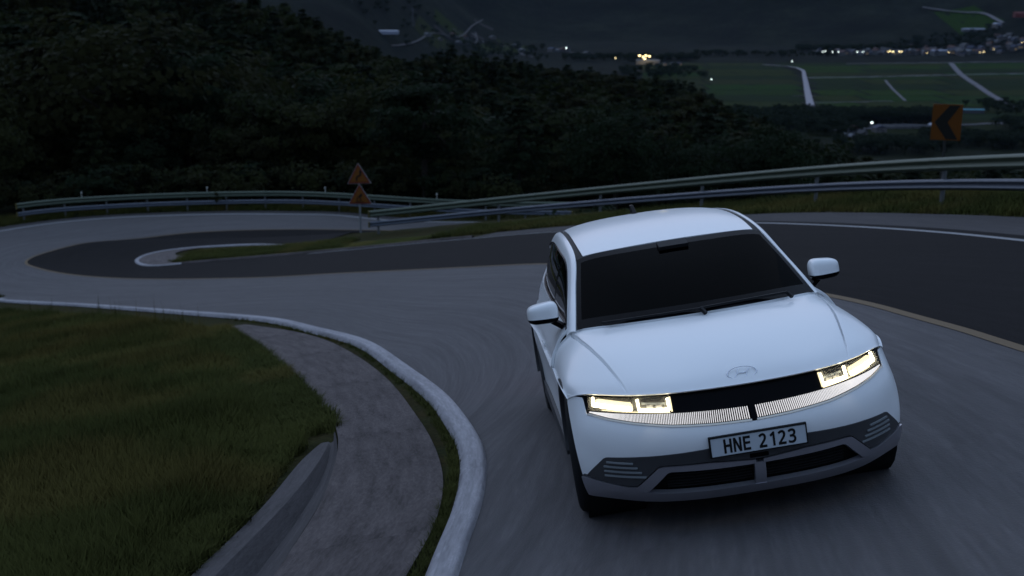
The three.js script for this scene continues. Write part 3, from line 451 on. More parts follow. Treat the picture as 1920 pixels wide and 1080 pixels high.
function guardrail(P, label, postGap, side, delineators = []) {
  const g = thing('guardrail', label, 'guardrail', undefined), A = pathOf(P), gy = (s) => { const p = A.at(s); return heightAt(p[0], p[1]); };
  const beam = (name, y, h, s0, s1, m) => { const pr = wBeam(h), n = Math.max(4, Math.ceil((s1 - s0) / .4)); const rows = idx(n + 1).map(i => { const s = lerp(s0, s1, i / n), p = A.at(s), d = A.dir(s), nx = -d[1] * side, nz = d[0] * side; return pr.map(([o, yy]) => [p[0] + nx * (o + .06), gy(s) + y + yy, p[1] + nz * (o + .06)]); }); const back = rows.map(r => r.map(q => q)); part(name, gridGeo(rows), m, g); };
  const L = A.L, n = Math.round(L / 4); for (let i = 0; i < n; i++) { const a = L * i / n, b = L * (i + 1) / n; beam('upper_beam', .86, .28, a, b + (i < n - 1 ? .06 : 0), G.green); beam('lower_beam', .44, .22, a, b + (i < n - 1 ? .06 : 0), G.steel); }
  for (let s = .35; s < L; s += postGap) { const p = A.at(s), d = A.dir(s), y = gy(s); const q = part('post', new THREE.CylinderGeometry(.048, .048, 1.25, 12), G.post, g); q.position.set(p[0], y + .30, p[1]); for (const by of [.53, .155]) { const b = part('bracket', box(.10, .12, .12, 0, by, 0), G.post, q); b.rotation.y = Math.atan2(d[0], d[1]); } }
  for (const s of delineators) { const p = A.at(s), y = gy(s); const q = part('delineator', [box(.03, .24, .03, 0, 0, 0), new THREE.CylinderGeometry(.045, .045, .02, 12).rotateX(Math.PI / 2).translate(0, .13, 0)], G.reflector, g); q.position.set(p[0], y + 1.1, p[1]); }
  for (const s of [0, L]) { const p = A.at(s), d = A.dir(s), y = gy(s); for (const [yy, h] of [[.86, .28], [.44, .22]]) { const e = part('end_cap', new THREE.CylinderGeometry(.075, .075, h, 14).scale(1, 1, .55), G.cap, g); e.position.set(p[0] - d[1] * side * .09, y + yy, p[1] + d[0] * side * .09); e.rotation.y = Math.atan2(d[0], d[1]); } }
  return g;
}
guardrail([[-5.75, -46.1], [-2.3, -44.7], [1.5, -41.2], [4.7, -36], [7.1, -30.6], [8.6, -24.7], [9.1, -19.9], [9.3, -12], [9.4, -4]], 'double beam steel guardrail along the outside of the near bend', 5.6, 1);
guardrail([[-24.6, -56.5], [-23.8, -57.2], [-21.4, -58.4], [-18.2, -59.3], [-14.2, -59.9], [-11.2, -59.9], [-8.5, -59.3], [-5.4, -58.3], [-1, -57.2], [3, -56.9]], 'double beam steel guardrail round the far hairpin below the forest', 2, 1, [3.2, 9.4, 15.6, 21.8]);

// ---------- road signs ----------
const V0 = std([.03, .032, .03], .7), S = { red: std([.14, .026, .014], .6), yellow: std([.165, .060, .010], .6), ink: std([.012, .012, .010], .6), grey: phy([.22, .23, .24], .5, { metalness: .4 }), orange: std([.12, .040, .005], .6) };
{
  const g = thing('warning_sign', 'two red bordered yellow triangles one above the other on a grey post', 'road sign'); const x = -6.35, z = -47.6, y = heightAt(x, z); g.position.set(x, y - .05, z);
  part('post', new THREE.CylinderGeometry(.04, .04, 2.75, 12).translate(0, 1.37, 0), S.grey, g);
  const tri = (w, d) => { const h = w * .866, s = new THREE.Shape([new THREE.Vector2(-w / 2, -h / 3), new THREE.Vector2(w / 2, -h / 3), new THREE.Vector2(0, h * 2 / 3)]); return new THREE.ExtrudeGeometry(s, { depth: d, bevelEnabled: true, bevelSize: .02, bevelThickness: .002, bevelSegments: 2 }); };
  const bend = [[-.10, -.17], [-.10, -.04], [-.05, .03], [.05, .06], [.09, .12], [.09, .20]];
  const syms = [[...idx(bend.length - 1).map(i => bar([...bend[i], 0], [...bend[i + 1], 0], .012, .065)), new THREE.ConeGeometry(.085, .14, 3).scale(1, 1, .08).translate(.09, .27, 0)],
    [box(.20, .07, .012, .02, .06, 0, 0, 0, .5), box(.12, .06, .012, .06, .13, 0, 0, 0, .5), ...[-.1, .05].flatMap(o => idx(4).map(i => bar([o - .05 + (i % 2) * .05, -.17 + i * .045, 0], [o - .05 + ((i + 1) % 2) * .05, -.17 + (i + 1) * .045, 0], .012, .026))), box(.40, .022, .012, 0, -.20, 0)]];
  [[2.43], [1.57]].forEach(([yy], i) => { const p = new THREE.Group(); p.name = 'sign_plate'; p.position.set(i * .02, yy, .05); p.rotation.set(0, -.08, i ? .02 : .04); g.add(p); part('plate_back', tri(.96, .02).translate(0, 0, -.022), S.grey, p); part('red_border', tri(.90, .004), S.red, p); part('yellow_field', tri(.70, .004).translate(0, .002, .006), S.yellow, p); part('sign_symbol', merge(syms[i]).translate(0, -.005, .02).scale(.92, .92, 1), S.ink, p); });
}
{
  const g = thing('chevron_sign', 'orange curve sign with black left pointing chevron behind the guardrail', 'road sign'); const x = 9.95, z = -26.6, y = heightAt(x, z); g.position.set(x, y - .1, z); g.rotation.y = -.32;
  const cy = 11.8 - 3.2 - y + .1;
  part('post', new THREE.CylinderGeometry(.03, .03, cy, 12).translate(0, cy / 2, -.04), V0, g);
  part('sign_plate', new THREE.BoxGeometry(.645, .82, .02).translate(0, cy, 0), S.orange, g);
  const s = new THREE.Shape([[.265, .385], [.04, .385], [-.265, 0], [.01, -.385], [.265, -.385], [.02, 0]].map(p => new THREE.Vector2(...p)));
  part('chevron', new THREE.ExtrudeGeometry(s, { depth: .004, bevelEnabled: false }).translate(0, cy, .012), S.ink, g);
}

// ---------- trees ----------
const leafTones = [[.017, .0225, .008], [.021, .0225, .008], [.013, .0215, .010], [.023, .0265, .009]].map(c => std(c, 1, { specularIntensity: .1, transmission: .4, thickness: 0 })), bark = std([.03, .026, .022], .95, { specularIntensity: .1 });
const U0 = new THREE.Vector3(0, 1, 0), T0 = new THREE.Quaternion();
function leafQuads(list, cy) {
  const pos = [], ix = [], uv = []; let k = 0; const v = new THREE.Vector3(), q = new THREE.Quaternion();
  for (const [c, s] of list) { v.set(c.x, (c.y - cy) * .9 + .8, c.z).normalize().add(new THREE.Vector3(rr(-.7, .7), rr(-.5, .7), rr(-.7, .7))).normalize(); q.setFromUnitVectors(U0, v).multiply(T0.setFromAxisAngle(U0, rr(0, 6.28))); for (const [a, b] of [[-.5, 0], [0, -.34], [.5, 0], [0, .34]]) { v.set(a * s, 0, b * s).applyQuaternion(q).add(c); pos.push(v.x, v.y, v.z); uv.push(a, b); } ix.push(k, k + 1, k + 2, k, k + 2, k + 3); k += 4; }
  const g = new THREE.BufferGeometry(); g.setAttribute('position', new THREE.Float32BufferAttribute(pos, 3)); g.setAttribute('uv', new THREE.Float32BufferAttribute(uv, 2)); g.setIndex(ix); g.computeVertexNormals(); return g;
}
function broadleaf(h, spread, nClump, per, leaf) {                       // trunk with limbs; leaves in clumps through the crown
  const wood = [limb([0, -.8, 0], [.1, h * .42, .05], h * .022, h * .014), limb([.1, h * .42, .05], [-.05, h * .78, 0], h * .014, h * .005)], L = [];
  for (let i = 0; i < nClump; i++) {
    const e = Math.pow(rnd(), .7), a = rr(0, 6.283), yy = rr(-1, 1), w = Math.sqrt(1 - yy * yy * .9), c = new THREE.Vector3(Math.cos(a) * w * spread * e, h * (.60 + .34 * yy * (.5 + .5 * e)), Math.sin(a) * w * spread * e), rad = rr(.20, .34) * spread;
    if (i % 4 === 0) wood.push(limb([0, h * rr(.3, .6), 0], [c.x * .9, c.y - rad * .3, c.z * .9], h * .008, h * .002, 5));
    for (let k = 0; k < per; k++) { const d = new THREE.Vector3(rr(-1, 1), rr(-1, 1), rr(-1, 1)); if (d.length() > 1) d.normalize(); d.multiplyScalar(Math.pow(rnd(), .3)); L.push([new THREE.Vector3(c.x + d.x * rad, c.y + d.y * rad * .62, c.z + d.z * rad), rr(.7, 1.3) * leaf]); }
  }
  return [merge(wood), leafQuads(L, h * .6)];
}
function pine(h, r, tiers, per, leaf) {
  const wood = [limb([0, -.8, 0], [0, h * .95, 0], h * .018, h * .003)], L = [];
  for (let t = 0; t < tiers; t++) for (let b = 0; b < 6; b++) { const y = h * lerp(.25, .97, t / (tiers - 1)), R = r * (1.05 - t / tiers) * rr(.75, 1.1), a = b * 1.05 + t * .7 + rr(-.2, .2); if (t % 2 === 0) wood.push(limb([0, y, 0], [Math.cos(a) * R, y - R * .1, Math.sin(a) * R], h * .004, h * .001, 4)); for (let k = 0; k < per; k++) { const q = Math.sqrt(rnd()); L.push([new THREE.Vector3(Math.cos(a) * R * q + rr(-.3, .3), y - R * .12 * q + rr(-.2, .25), Math.sin(a) * R * q + rr(-.3, .3)), rr(.7, 1.2) * leaf]); } }
  return [merge(wood), leafQuads(L, h * .5)];
}
const protos = [broadleaf(10, 4.6, 52, 84, .36), broadleaf(9, 4.2, 40, 84, .36), broadleaf(11, 3.6, 56, 76, .36), pine(12, 3.1, 13, 46, .42), pine(10, 3.6, 9, 60, .42)], bushes = [broadleaf(2.6, 1.7, 22, 60, .22), broadleaf(2.2, 2.0, 22, 60, .22)];
const skyAz = [-30, -10.6, -10.4, -8.1, -6.3, -5.3, -4.2, -2.9, 1, 6.3, 8.6, 11.4, 12.7, 13.9, 15.2, 16.4, 17.6, 18.8, 23.9, 30], skyT = [-.3, -.3, .021, .042, .058, .066, .061, .054, .068, .077, .084, .109, .112, .119, .13, .14, .143, .145, .145, .145], skyline = pw(skyAz, skyT);
const farTrees = [];
{
  const spots = []; seed = 77;
  for (let D = 63; D < 430; D *= 1 + (D < 140 ? 4.1 : 4.0) / D) { const n = 50 * Math.PI / 180 * D / (D < 140 ? 4.9 : 4.5); for (let i = 0; i < n; i++) { const az = (-25 + 50 * (i + rr(.1, .9)) / n), d = D + rr(-1.6, 1.6), x = d * Math.sin(az * Math.PI / 180), z = -d * Math.cos(az * Math.PI / 180); if (sdPoly(platform, x, z) > 2.2) spots.push([x, z, az, d]); } }
  for (const [x, z, az, d] of spots) {
    const y = heightAt(x, z), room = 11.8 - d * skyline(az) - y, pineHere = rnd() < .34; let h = rr(.6, 1.3) * (d < 72 ? 6 : d < 140 ? 12 : 10.5); if (h > room) h = room * rr(.8, 1); if (h < 1.6) continue;
    if (az > 12 && d > 230) continue;
    farTrees.push({ x, y, z, d, h, k: pineHere ? 3 + (rnd() < .5 ? 1 : 0) : Math.floor(rr(0, 3)), tone: Math.floor(rr(0, 4)), az, shown: h / d });
  }
}
const lone = farTrees.filter(t => t.d < 128 && t.h > 3.2).sort((a, b) => a.d - b.d).slice(0, 290), loneSet = new Set(lone);
const treeLabel = ['round crowned dark broadleaf tree on the slope below the road', 'spreading olive green broadleaf tree on the slope below the road', 'tall narrow broadleaf tree on the slope below the road', 'dark layered pine tree on the slope below the road', 'short wide pine tree on the slope below the road'];
const H0 = [10, 9, 11, 12, 10];
for (const t of lone) {
  const g = thing(t.k < 3 ? 'broadleaf_tree' : 'pine_tree', treeLabel[t.k], 'tree', ['round crowned broadleaf trees', 'spreading broadleaf trees', 'tall broadleaf trees', 'layered pines', 'wide pines'][t.k]);
  part('trunk', protos[t.k][0], bark, g); part('crown', protos[t.k][1], leafTones[t.tone], g);
  g.position.set(t.x, t.y, t.z); g.rotation.y = rr(0, 6.28); const s = t.h / H0[t.k]; g.scale.set(s * rr(.95, 1.25), s, s * rr(.95, 1.25));
}
// low shrubs right behind the guardrails
seed = 991;
for (let i = 0; i < 70; i++) {
  let x, z; if (i < 34) { x = lerp(-27, 2, i / 34) + rr(-.3, .3); z = -61.6 - rr(0, 2.4) + Math.max(0, (x + 10) * .14) + Math.max(0, (-20 - x) * .55); } else { const t = (i - 34) / 36; x = lerp(3.5, 19, t) + rr(-.4, .4); z = lerp(-47, -27, t) - rr(0, 3.5); }
  const y = heightAt(x, z), room = i < 34 ? 3 : 11.8 - Math.hypot(x, z) * skyline(Math.atan2(x, -z) * 57.3) - y, h = Math.min(rr(1.2, 2.6), room * .95); if (h < .5) continue;
  const k = i % 2, g = thing('shrub', i < 34 ? ['tall leafy shrub growing behind the hairpin guardrail', 'low wide shrub growing behind the hairpin guardrail'][k] : ['tall leafy shrub on the bank behind the near guardrail', 'low wide shrub on the bank behind the near guardrail'][k], 'shrub', i < 34 ? 'shrubs behind the hairpin guardrail' : 'shrubs on the bank behind the near guardrail');
  part('stem', bushes[k][0], bark, g); part('foliage', bushes[k][1], leafTones[i % 4], g); g.position.set(x, y - .1, z); g.rotation.y = rr(0, 6.28); const s = h / [2.6, 2.2][k]; g.scale.set(s * 1.15, s, s * 1.15);
}
// the rest of the wood: one mass, real trees
const M4 = new THREE.Matrix4(), Q4 = new THREE.Quaternion(), V4 = new THREE.Vector3(), U4 = new THREE.Vector3(0, 1, 0), K4 = new THREE.Vector3();
function mass(name, label, list, geo, mat) { const m = new THREE.InstancedMesh(geo, mat, list.length); list.forEach((t, i) => { Q4.setFromAxisAngle(U4, t.a ?? i * 2.4); m.setMatrixAt(i, M4.compose(V4.set(t.x, t.y, t.z), Q4, K4.set(t.sx, t.sy, t.sx))); if (t.c) m.setColorAt(i, t.c); }); m.castShadow = m.receiveShadow = true; top(m, name, label, name.includes('grass') ? 'grass' : 'woods', undefined, 'stuff'); return m; }
const rest = farTrees.filter(t => !loneSet.has(t));
{ seed = 31; const light = [broadleaf(10, 3.8, 30, 34, .62), broadleaf(11, 3.4, 30, 34, .62), pine(12, 2.9, 11, 16, .75)];
  const tags = ['broadleaf woods covering the far slope and spur', 'mixed broadleaf woods covering the far slope and spur', 'pine woods covering the far slope and spur'];
  [0, 1, 2].forEach(k => { const L = rest.filter((t, i) => (t.k >= 3 ? 2 : i % 2) === k).map(t => ({ x: t.x, y: t.y, z: t.z, sy: t.h / [10, 11, 12][k], sx: Math.max(.5, t.h / [10, 11, 12][k]) * 1.15, c: lin(1, 1, 1).multiplyScalar(.7 + .6 * ((t.tone * 7 + t.k) % 5) / 5) })); mass('hillside_woods', tags[k], L, merge([light[k][0], light[k][1]]), leafTones[k === 2 ? 2 : k]); });
  // groves on the valley floor, a belt before the river road, scattered trees by the village
  const V = []; const add = (x0, x1, z0, z1, n, h0, h1) => { for (let i = 0; i < n; i++) { const x = rr(x0, x1), z = rr(z0, z1), h = rr(h0, h1); V.push({ x, y: heightAt(x, z), z, sy: h / 10, sx: h / 10 * 1.3 }); } };
  add(290, 402, -1088, -1045, 190, 12, 18); add(402, 416, -1125, -1085, 20, 9, 12); add(200, 300, -1120, -960, 140, 10, 17); add(470, 560, -1230, -1120, 60, 6, 12); add(430, 520, -1050, -960, 90, 9, 14); add(330, 440, -960, -900, 90, 9, 14); add(250, 330, -900, -850, 60, 10, 14);
  add(520, 720, -2180, -2110, 130, 9, 15); add(720, 900, -2240, -2130, 80, 9, 15); add(80, 300, -1960, -1880, 120, 9, 14); add(300, 560, -2060, -1980, 90, 6, 12); add(-250, 60, -2300, -1850, 130, 8, 14); add(150, 260, -1720, -1560, 80, 8, 13);
  mass('valley_woods', 'dark groves of trees scattered over the valley floor', V, merge([light[0][0], light[0][1]]), leafTones[2]);
}

// ---------- grass ----------
seed = 5;
const blade = (n, h, w) => { const pos = [], ix = [], uv = []; for (let i = 0; i < n; i++) { const a = rr(0, 6.28), r = rr(0, .07), x = Math.cos(a) * r, z = Math.sin(a) * r, b = rr(0, 6.28), l = rr(.1, .5) * h, hh = h * rr(.55, 1), ww = w * rr(.7, 1.2), dx = Math.cos(b + 1.57) * ww, dz = Math.sin(b + 1.57) * ww, k = pos.length / 3; pos.push(x - dx, -.02, z - dz, x + dx, -.02, z + dz, x + Math.cos(b) * l * .35 - dx * .7, hh * .6, z + Math.sin(b) * l * .35 - dz * .7, x + Math.cos(b) * l * .35 + dx * .7, hh * .6, z + Math.sin(b) * l * .35 + dz * .7, x + Math.cos(b) * l, hh, z + Math.sin(b) * l); uv.push(0, 0, 1, 0, 0, .6, 1, .6, .5, 1); ix.push(k, k + 1, k + 2, k + 1, k + 3, k + 2, k + 2, k + 3, k + 4); } const g = new THREE.BufferGeometry(); g.setAttribute('position', new THREE.Float32BufferAttribute(pos, 3)); g.setAttribute('uv', new THREE.Float32BufferAttribute(uv, 2)); g.setIndex(ix); g.computeVertexNormals(); return g; };
const grassMat = std([1, 1, 1], .9, { specularIntensity: .08 });
const grassTone = (x, z) => { const a = N8(x / 16, z / 16) * .6 + N32(x / 16, z / 16) * .4, d = N4(x / 30 + .2, z / 30), dry = sstep(.55, .8, N16(x / 22, z / 22)); return lin(.036 + .030 * a + .030 * dry + .012 * d, .044 + .028 * a + .014 * dry, .013 + .007 * a + .005 * dry).multiplyScalar(rr(.82, 1.18)); };
const verge = pw([-37, -34.2, -26.5, -21, -17.7, -14.8, -12.4, -10.4, -9.3, -8.5, -7.3, -6.3, -5.4, -3, 0], [-17.2, -16, -9.3, -5.75, -4.55, -3.6, -2.78, -2.2, -2.05, -1.98, -1.98, -2.1, -2.2, -2.9, -4.2]);
const tufts = [];
for (let i = 0; i < 46000; i++) { const u = rnd(), z = -lerp(4.6, 38, u * u), xe = verge(z), xl = -.5 * Math.abs(z) - 1.2; if (xl > xe) continue; const x = lerp(xl, xe, rnd()), near = sstep(0, .5, xe - x); tufts.push({ x, y: heightAt(x, z), z, sx: rr(.8, 1.4) * (.7 + .3 * near), sy: rr(.5, 1.15) * (.45 + .55 * near) * (.7 + .6 * N8(x / 9, z / 9)), c: grassTone(x, z) }); }
const addStrip = (A, B, t0, t1, n, h0, h1) => { for (let i = 0; i < n; i++) { const t = rr(t0, t1), a = A(t), b = B(t), s = rnd(), x = lerp(a[0], b[0], s), z = lerp(a[1], b[1], s); tufts.push({ x, y: heightAt(x, z), z, sx: rr(.9, 1.6), sy: rr(h0, h1), c: grassTone(x, z) }); } };
addStrip(off(Dl, -1.3), off(Dl, -4.5), 17.5, 27, 9000, .3, .9);
addStrip(off(Dl, -.35), off(Dl, -2.4), 14.3, 17.4, 3000, .12, .3);
for (let i = 0; i < 3800; i++) { const t = rnd(), x = lerp(-13, -6.2, t) + rr(-.3, .3), z0 = lerp(-43.3, -41, t), z1 = lerp(-46.2, -44.8, sstep(0, .8, t)); const z = lerp(z0, z1, rnd()); tufts.push({ x, y: heightAt(x, z), z, sx: rr(.9, 1.5), sy: rr(.3, .75), c: grassTone(x, z) }); }
addStrip(off(Ol, .75), off(Ol, 2.8), 1, 9.5, 4000, .5, 1.3);
for (let i = 0; i < 500; i++) { const t = rr(16.3, 26.5), p = off(Ol, kw(t) + rr(.01, .07))(t); tufts.push({ x: p[0], y: heightAt(...p), z: p[1], sx: rr(.35, .6), sy: rr(.12, .3), c: grassTone(...p) }); }
for (let i = 0; i < 2600; i++) { const t = rr(0, 4.4), p = apl(1)(t), q = Math.pow(rnd(), 1.4) * .55 - .03 * rnd(); tufts.push({ x: p[0] - q, y: heightAt(p[0] - q, p[1]), z: p[1] + rr(-.1, .1), sx: rr(.6, 1), sy: rr(.15, .5), c: grassTone(p[0], p[1]) }); }
for (let i = 0; i < 1800; i++) { const t = rnd(), z = lerp(-10.2, -4, t), x = verge(z) + rr(-.3, .12) + .12 * sstep(-8.6, -9.6, z); tufts.push({ x, y: heightAt(x, z), z, sx: rr(.6, 1), sy: rr(.15, .55), c: grassTone(x, z) }); }
mass('grass', 'dark green grass over the verges and banks', tufts, blade(16, .28, .0046), grassMat);
{ const stalks = []; for (let i = 0; i < 34; i++) { const z = rr(-31, -19.5), x = verge(z) - rr(-.1, .9); stalks.push({ x, y: heightAt(x, z), z, sx: rr(.8, 1.2), sy: rr(1.2, 2.5), c: grassTone(x, z) }); } mass('tall_grass', 'thin tall grass stalks along the verge of the far bend', stalks, blade(4, .30, .007), grassMat); }

// ---------- the valley ----------
seed = 404;
const V = { dirt: std([.055, .052, .058], .85), pale: std([.24, .225, .25], .8), road: std([.10, .095, .11], .8), fields: [[.007, .026, .001], [.010, .027, .001], [.013, .021, .002], [.005, .014, .002], [.013, .018, .003], [.008, .023, .0015], [.034, .032, .034], [.045, .044, .048]].map(c => std([1, 1, 1], .95, { specularIntensity: .1, map: tex(64, 64, (u, v) => { const k = .75 + .5 * N32(u, v * .3); return c.map(q => q * k); }) })), wall: [[.10, .105, .115], [.06, .06, .07], [.13, .12, .12]].map(c => std(c, .8)), roofs: [[.035, .04, .065], [.06, .03, .028], [.05, .05, .055], [.10, .105, .12]].map(c => std(c, .7)), pane: std([.02, .025, .03], .2), shed: std([.26, .28, .36], .6), teal: std([.03, .16, .22], .5), red: std([.13, .035, .035], .7), plastic: std([.30, .32, .38], .4), steel: std([.10, .10, .11], .6) };
const lampGlow = (c, k) => new THREE.MeshStandardMaterial({ color: 0x111111, emissive: lin(...c), emissiveIntensity: k });
const glow = { white: lampGlow([.85, 1, .95], 6), warm: lampGlow([1, .78, .38], 5), pane: lampGlow([1, .75, .4], .2) };
function track(name, P, w, lift, mat = V.road) { const A = pathOf(P), n = Math.ceil(A.L / 12), wf = typeof w === 'function' ? w : () => w; const rows = idx(n + 1).map(i => { const s = A.L * i / n, p = A.at(s), d = A.dir(s), h = wf(i / n) / 2; return [1, -1].map(q => { const x = p[0] - d[1] * h * q, z = p[1] + d[0] * h * q; return [x, Math.max(heightAt(x, z), heightAt(p[0], p[1])) + lift, z]; }); }); return struct(name, gridGeo(rows), mat); }
track('farm_road', [[385, -1808], [416, -1771], [422, -1733], [405, -1629], [385, -1541], [351, -1392], [323, -1268], [300, -1164], [285, -1090]], (t) => lerp(4, 9, t), .7, V.pale);
track('farm_road', [[390, -1566], [459, -1577], [537, -1596], [617, -1618], [714, -1637], [900, -1680]], 8, .6);
track('farm_road', [[686, -1840], [657, -1745], [619, -1617], [580, -1465], [551, -1351], [533, -1272], [520, -1200]], 8, .65);
track('farm_road', [[520, -1830], [689, -1855], [752, -1866], [816, -1877], [960, -1900]], 7, .6);
track('farm_path', [[488, -1534], [465, -1439], [428, -1271]], 3.2, .55);
track('farm_path', [[314, -1245], [368, -1257], [423, -1270]], 3, .5); track('farm_path', [[317, -1322], [330, -1324], [345, -1326]], 2, .5); track('farm_path', [[310, -1250], [326, -1252]], 2, .5);
track('river_road', [[280, -1012], [330, -1030], [400, -1052], [470, -1070]], 6, .8);
track('hill_road', [[-185, -1819], [-156, -2031], [-129, -2196], [-111, -2243], [-86, -2398], [-63, -2558]], 3.2, 1.2, V.dirt);
track('hill_road', [[-129, -2196], [-91, -2245], [-69, -2345], [-74, -2400]], 3.2, 1.2, V.dirt); track('hill_road', [[0, -2343], [15, -2254], [14, -2180], [23, -2022], [35, -1980]], 4, 1.2); track('hill_road', [[72, -2134], [96, -2122], [112, -2060], [110, -1953]], 4, 1.2);
track('hill_road', [[839, -2434], [880, -2390], [918, -2354], [925, -2290], [919, -2224]], 7, 1.5);
function fieldPatch(x0, x1, z0, z1, k, sk = 0) { const rows = idx(7).map(i => idx(9).map(j => { const z = lerp(z0, z1, i / 6), x = lerp(x0, x1, j / 8) + sk * (z - z0); return [x, heightAt(x, z) + .3, z]; })); struct('crop_field', gridGeo(rows, 0, [6, 6]), V.fields[k]); }
{ const zb = [-1095, -1150, -1210, -1262, -1330, -1400, -1470, -1545, -1600, -1655, -1720, -1790, -1850]; for (let i = 0; i < zb.length - 1; i++) { const zc = (zb[i] + zb[i + 1]) / 2, xr = pw([-1808, -1733, -1541, -1392, -1164], [400, 418, 385, 351, 300])(zc); for (const [a, b] of [[zc * -.11, zc * -.165], [zc * -.165, xr - 6], [xr + 6, zc * -.30], [zc * -.30, zc * -.37], [zc * -.37, zc * -.47]]) { if (b - a < 10) continue; fieldPatch(a + 2, b - 2, zb[i] - 2, zb[i + 1] + 2, Math.floor(rr(0, 6)), 0); } } }
fieldPatch(850, 930, -2240, -2400, 1, 0); fieldPatch(-60, 30, -2120, -2330, 2, 0); fieldPatch(-170, -110, -2060, -2180, 4, 0); fieldPatch(-150, -90, -2260, -2340, 2, 0); fieldPatch(-40, 0, -2350, -2440, 4, 0); for (const [x, z, w, d, k] of [[-128, -2205, 34, 20, 6], [-100, -2300, 30, 16, 7], [-70, -2372, 26, 18, 6], [2, -2300, 40, 22, 6], [20, -2235, 24, 16, 7], [-4, -2150, 36, 18, 6], [24, -2040, 30, 16, 6], [-60, -2500, 40, 24, 6], [-150, -2110, 30, 16, 6], [118, -2000, 26, 12, 6]]) fieldPatch(x - w / 2, x + w / 2, z, z - d, k, 0);
function houseGeo(w, h, d) { const s = new THREE.Shape([[-w / 2 - .5, 0], [w / 2 + .5, 0], [0, h * .55]].map(p => new THREE.Vector2(...p))); return { wall: new THREE.BoxGeometry(w, h, d).translate(0, h / 2, 0), roof: new THREE.ExtrudeGeometry(s, { depth: d + 1, bevelEnabled: false }).translate(0, h, -d / 2 - .5), door: box(1.4, 2.2, .1, w * .2, 1.1, d / 2 + .05), win: [box(1.6, 1.4, .1, -w * .25, h * .55, d / 2 + .05), box(1.6, 1.4, .1, w * .02, h * .55, d / 2 + .05)] }; }
const HG = [houseGeo(9, 4, 8), houseGeo(13, 5, 9), houseGeo(8, 6.5, 8)];
function house(x, z, k, label, group, lit = false, sc = 1) { const g = thing('village_house', label, 'house', group), h = HG[k % 3], m = Math.floor(rr(0, 3)), r = Math.floor(rr(0, 4)); part('wall', h.wall, V.wall[m], g); part('roof', h.roof, V.roofs[r], g); part('door', h.door, V.pane, g); for (const w of h.win) part('window', w, lit ? glow.pane : V.pane, g); g.position.set(x, heightAt(x, z) - .2, z); g.rotation.y = rr(-.7, .7) + .3; g.scale.setScalar(sc); }
for (let i = 0; i < 58; i++) { const x = rr(528, 712); house(x, rr(-2105, -2030), i, 'small house in the dense village row before the dark hill', 'houses of the village row', rnd() < .2, rr(.8, 1.2)); }
for (let i = 0; i < 74; i++) { const x = rr(722, 905); house(x, rr(-2150, -2010), i, 'small house of the larger village beside the straight farm road', 'houses of the larger village', rnd() < .2, rr(.8, 1.3)); }
for (const [x, z, k] of [[72, -2134, 1], [84, -2130, 0], [92, -2126, 1], [100, -2128, 2], [128, -2018, 1]]) house(x, z, k, 'small house at the foot of the hill road', 'houses at the foot of the hill road', false, 1.1);
for (const [x, z, k] of [[295, -1000, 1], [283, -968, 0], [276, -950, 1], [318, -1004, 1], [290, -960, 2]]) house(x, z, k, 'small pale house beside the river road below the grove', 'houses beside the river road', false, .8);
for (const [x, z, k] of [[-150, -2090, 1], [-130, -2140, 0], [-100, -2215, 1], [-60, -2330, 0], [-112, -2250, 1], [-90, -2290, 2], [-78, -2345, 1], [-20, -2300, 0], [5, -2270, 1], [12, -2200, 2], [18, -2120, 1], [28, -2060, 0], [-40, -2420, 1]]) house(x, z, k, 'small house beside the winding hill road', 'houses beside the winding hill road', false, .9);
function barn(name, label, x, z, w, h, d, ry, m, rm) { const g = thing(name, label, 'barn'), s = houseGeo(w, h, d); part('wall', s.wall, m, g); part('roof', new THREE.CylinderGeometry(w * .54, w * .54, d + .6, 18, 1, false, -.95, 1.9).rotateX(-Math.PI / 2).scale(1, .6, 1).translate(0, h - w * .19, 0), rm, g); part('door', box(w * .3, h * .7, .1, 0, h * .35, d / 2 + .05), V.pane, g); g.position.set(x, heightAt(x, z) - .2, z); g.rotation.y = ry; }
barn('long_shed', 'long pale roofed shed on the hillside behind the spur', -201, -1850, 10, 5, 48, 1.45, V.shed, V.plastic);
barn('long_shed', 'long white shed on the slope above the larger village', 876, -2246, 12, 5, 46, 1.5, V.wall[0], V.shed);
barn('hall', 'white block shaped hall on the slope above the larger village', 905, -2215, 14, 9, 12, .3, V.wall[2], V.shed);
barn('red_hall', 'long dull red building on the slope at the edge of the village', 955, -2190, 14, 8, 60, 1.5, V.red, V.red);
barn('white_hall', 'white two storey hall in front of the larger village', 738, -2040, 11, 8, 26, 1.5, V.wall[0], V.shed);
barn('blue_shed', 'long shed with a bright teal roof beyond the grove', 456, -1152, 7, 4, 20, 1.5, V.wall[1], V.teal);
barn('white_barn', 'white round roofed barn beside the river road', 372, -1020, 9, 5, 10, .4, V.wall[0], V.plastic);
for (let i = 0; i < 5; i++) { const x = 328 + i * 8, z = -1030 - i * 2, g = thing('greenhouse', 'grey plastic tunnel greenhouse beside the river road', 'greenhouse', 'greenhouses beside the river road'); part('frame', box(6.4, .4, 22, 0, .2, 0), V.steel, g); part('cover', new THREE.CylinderGeometry(3.2, 3.2, 22, 16, 1, false, -Math.PI / 2, Math.PI).rotateX(-Math.PI / 2), V.roofs[2], g); g.position.set(x, heightAt(x, z), z); g.rotation.y = 1.2; }
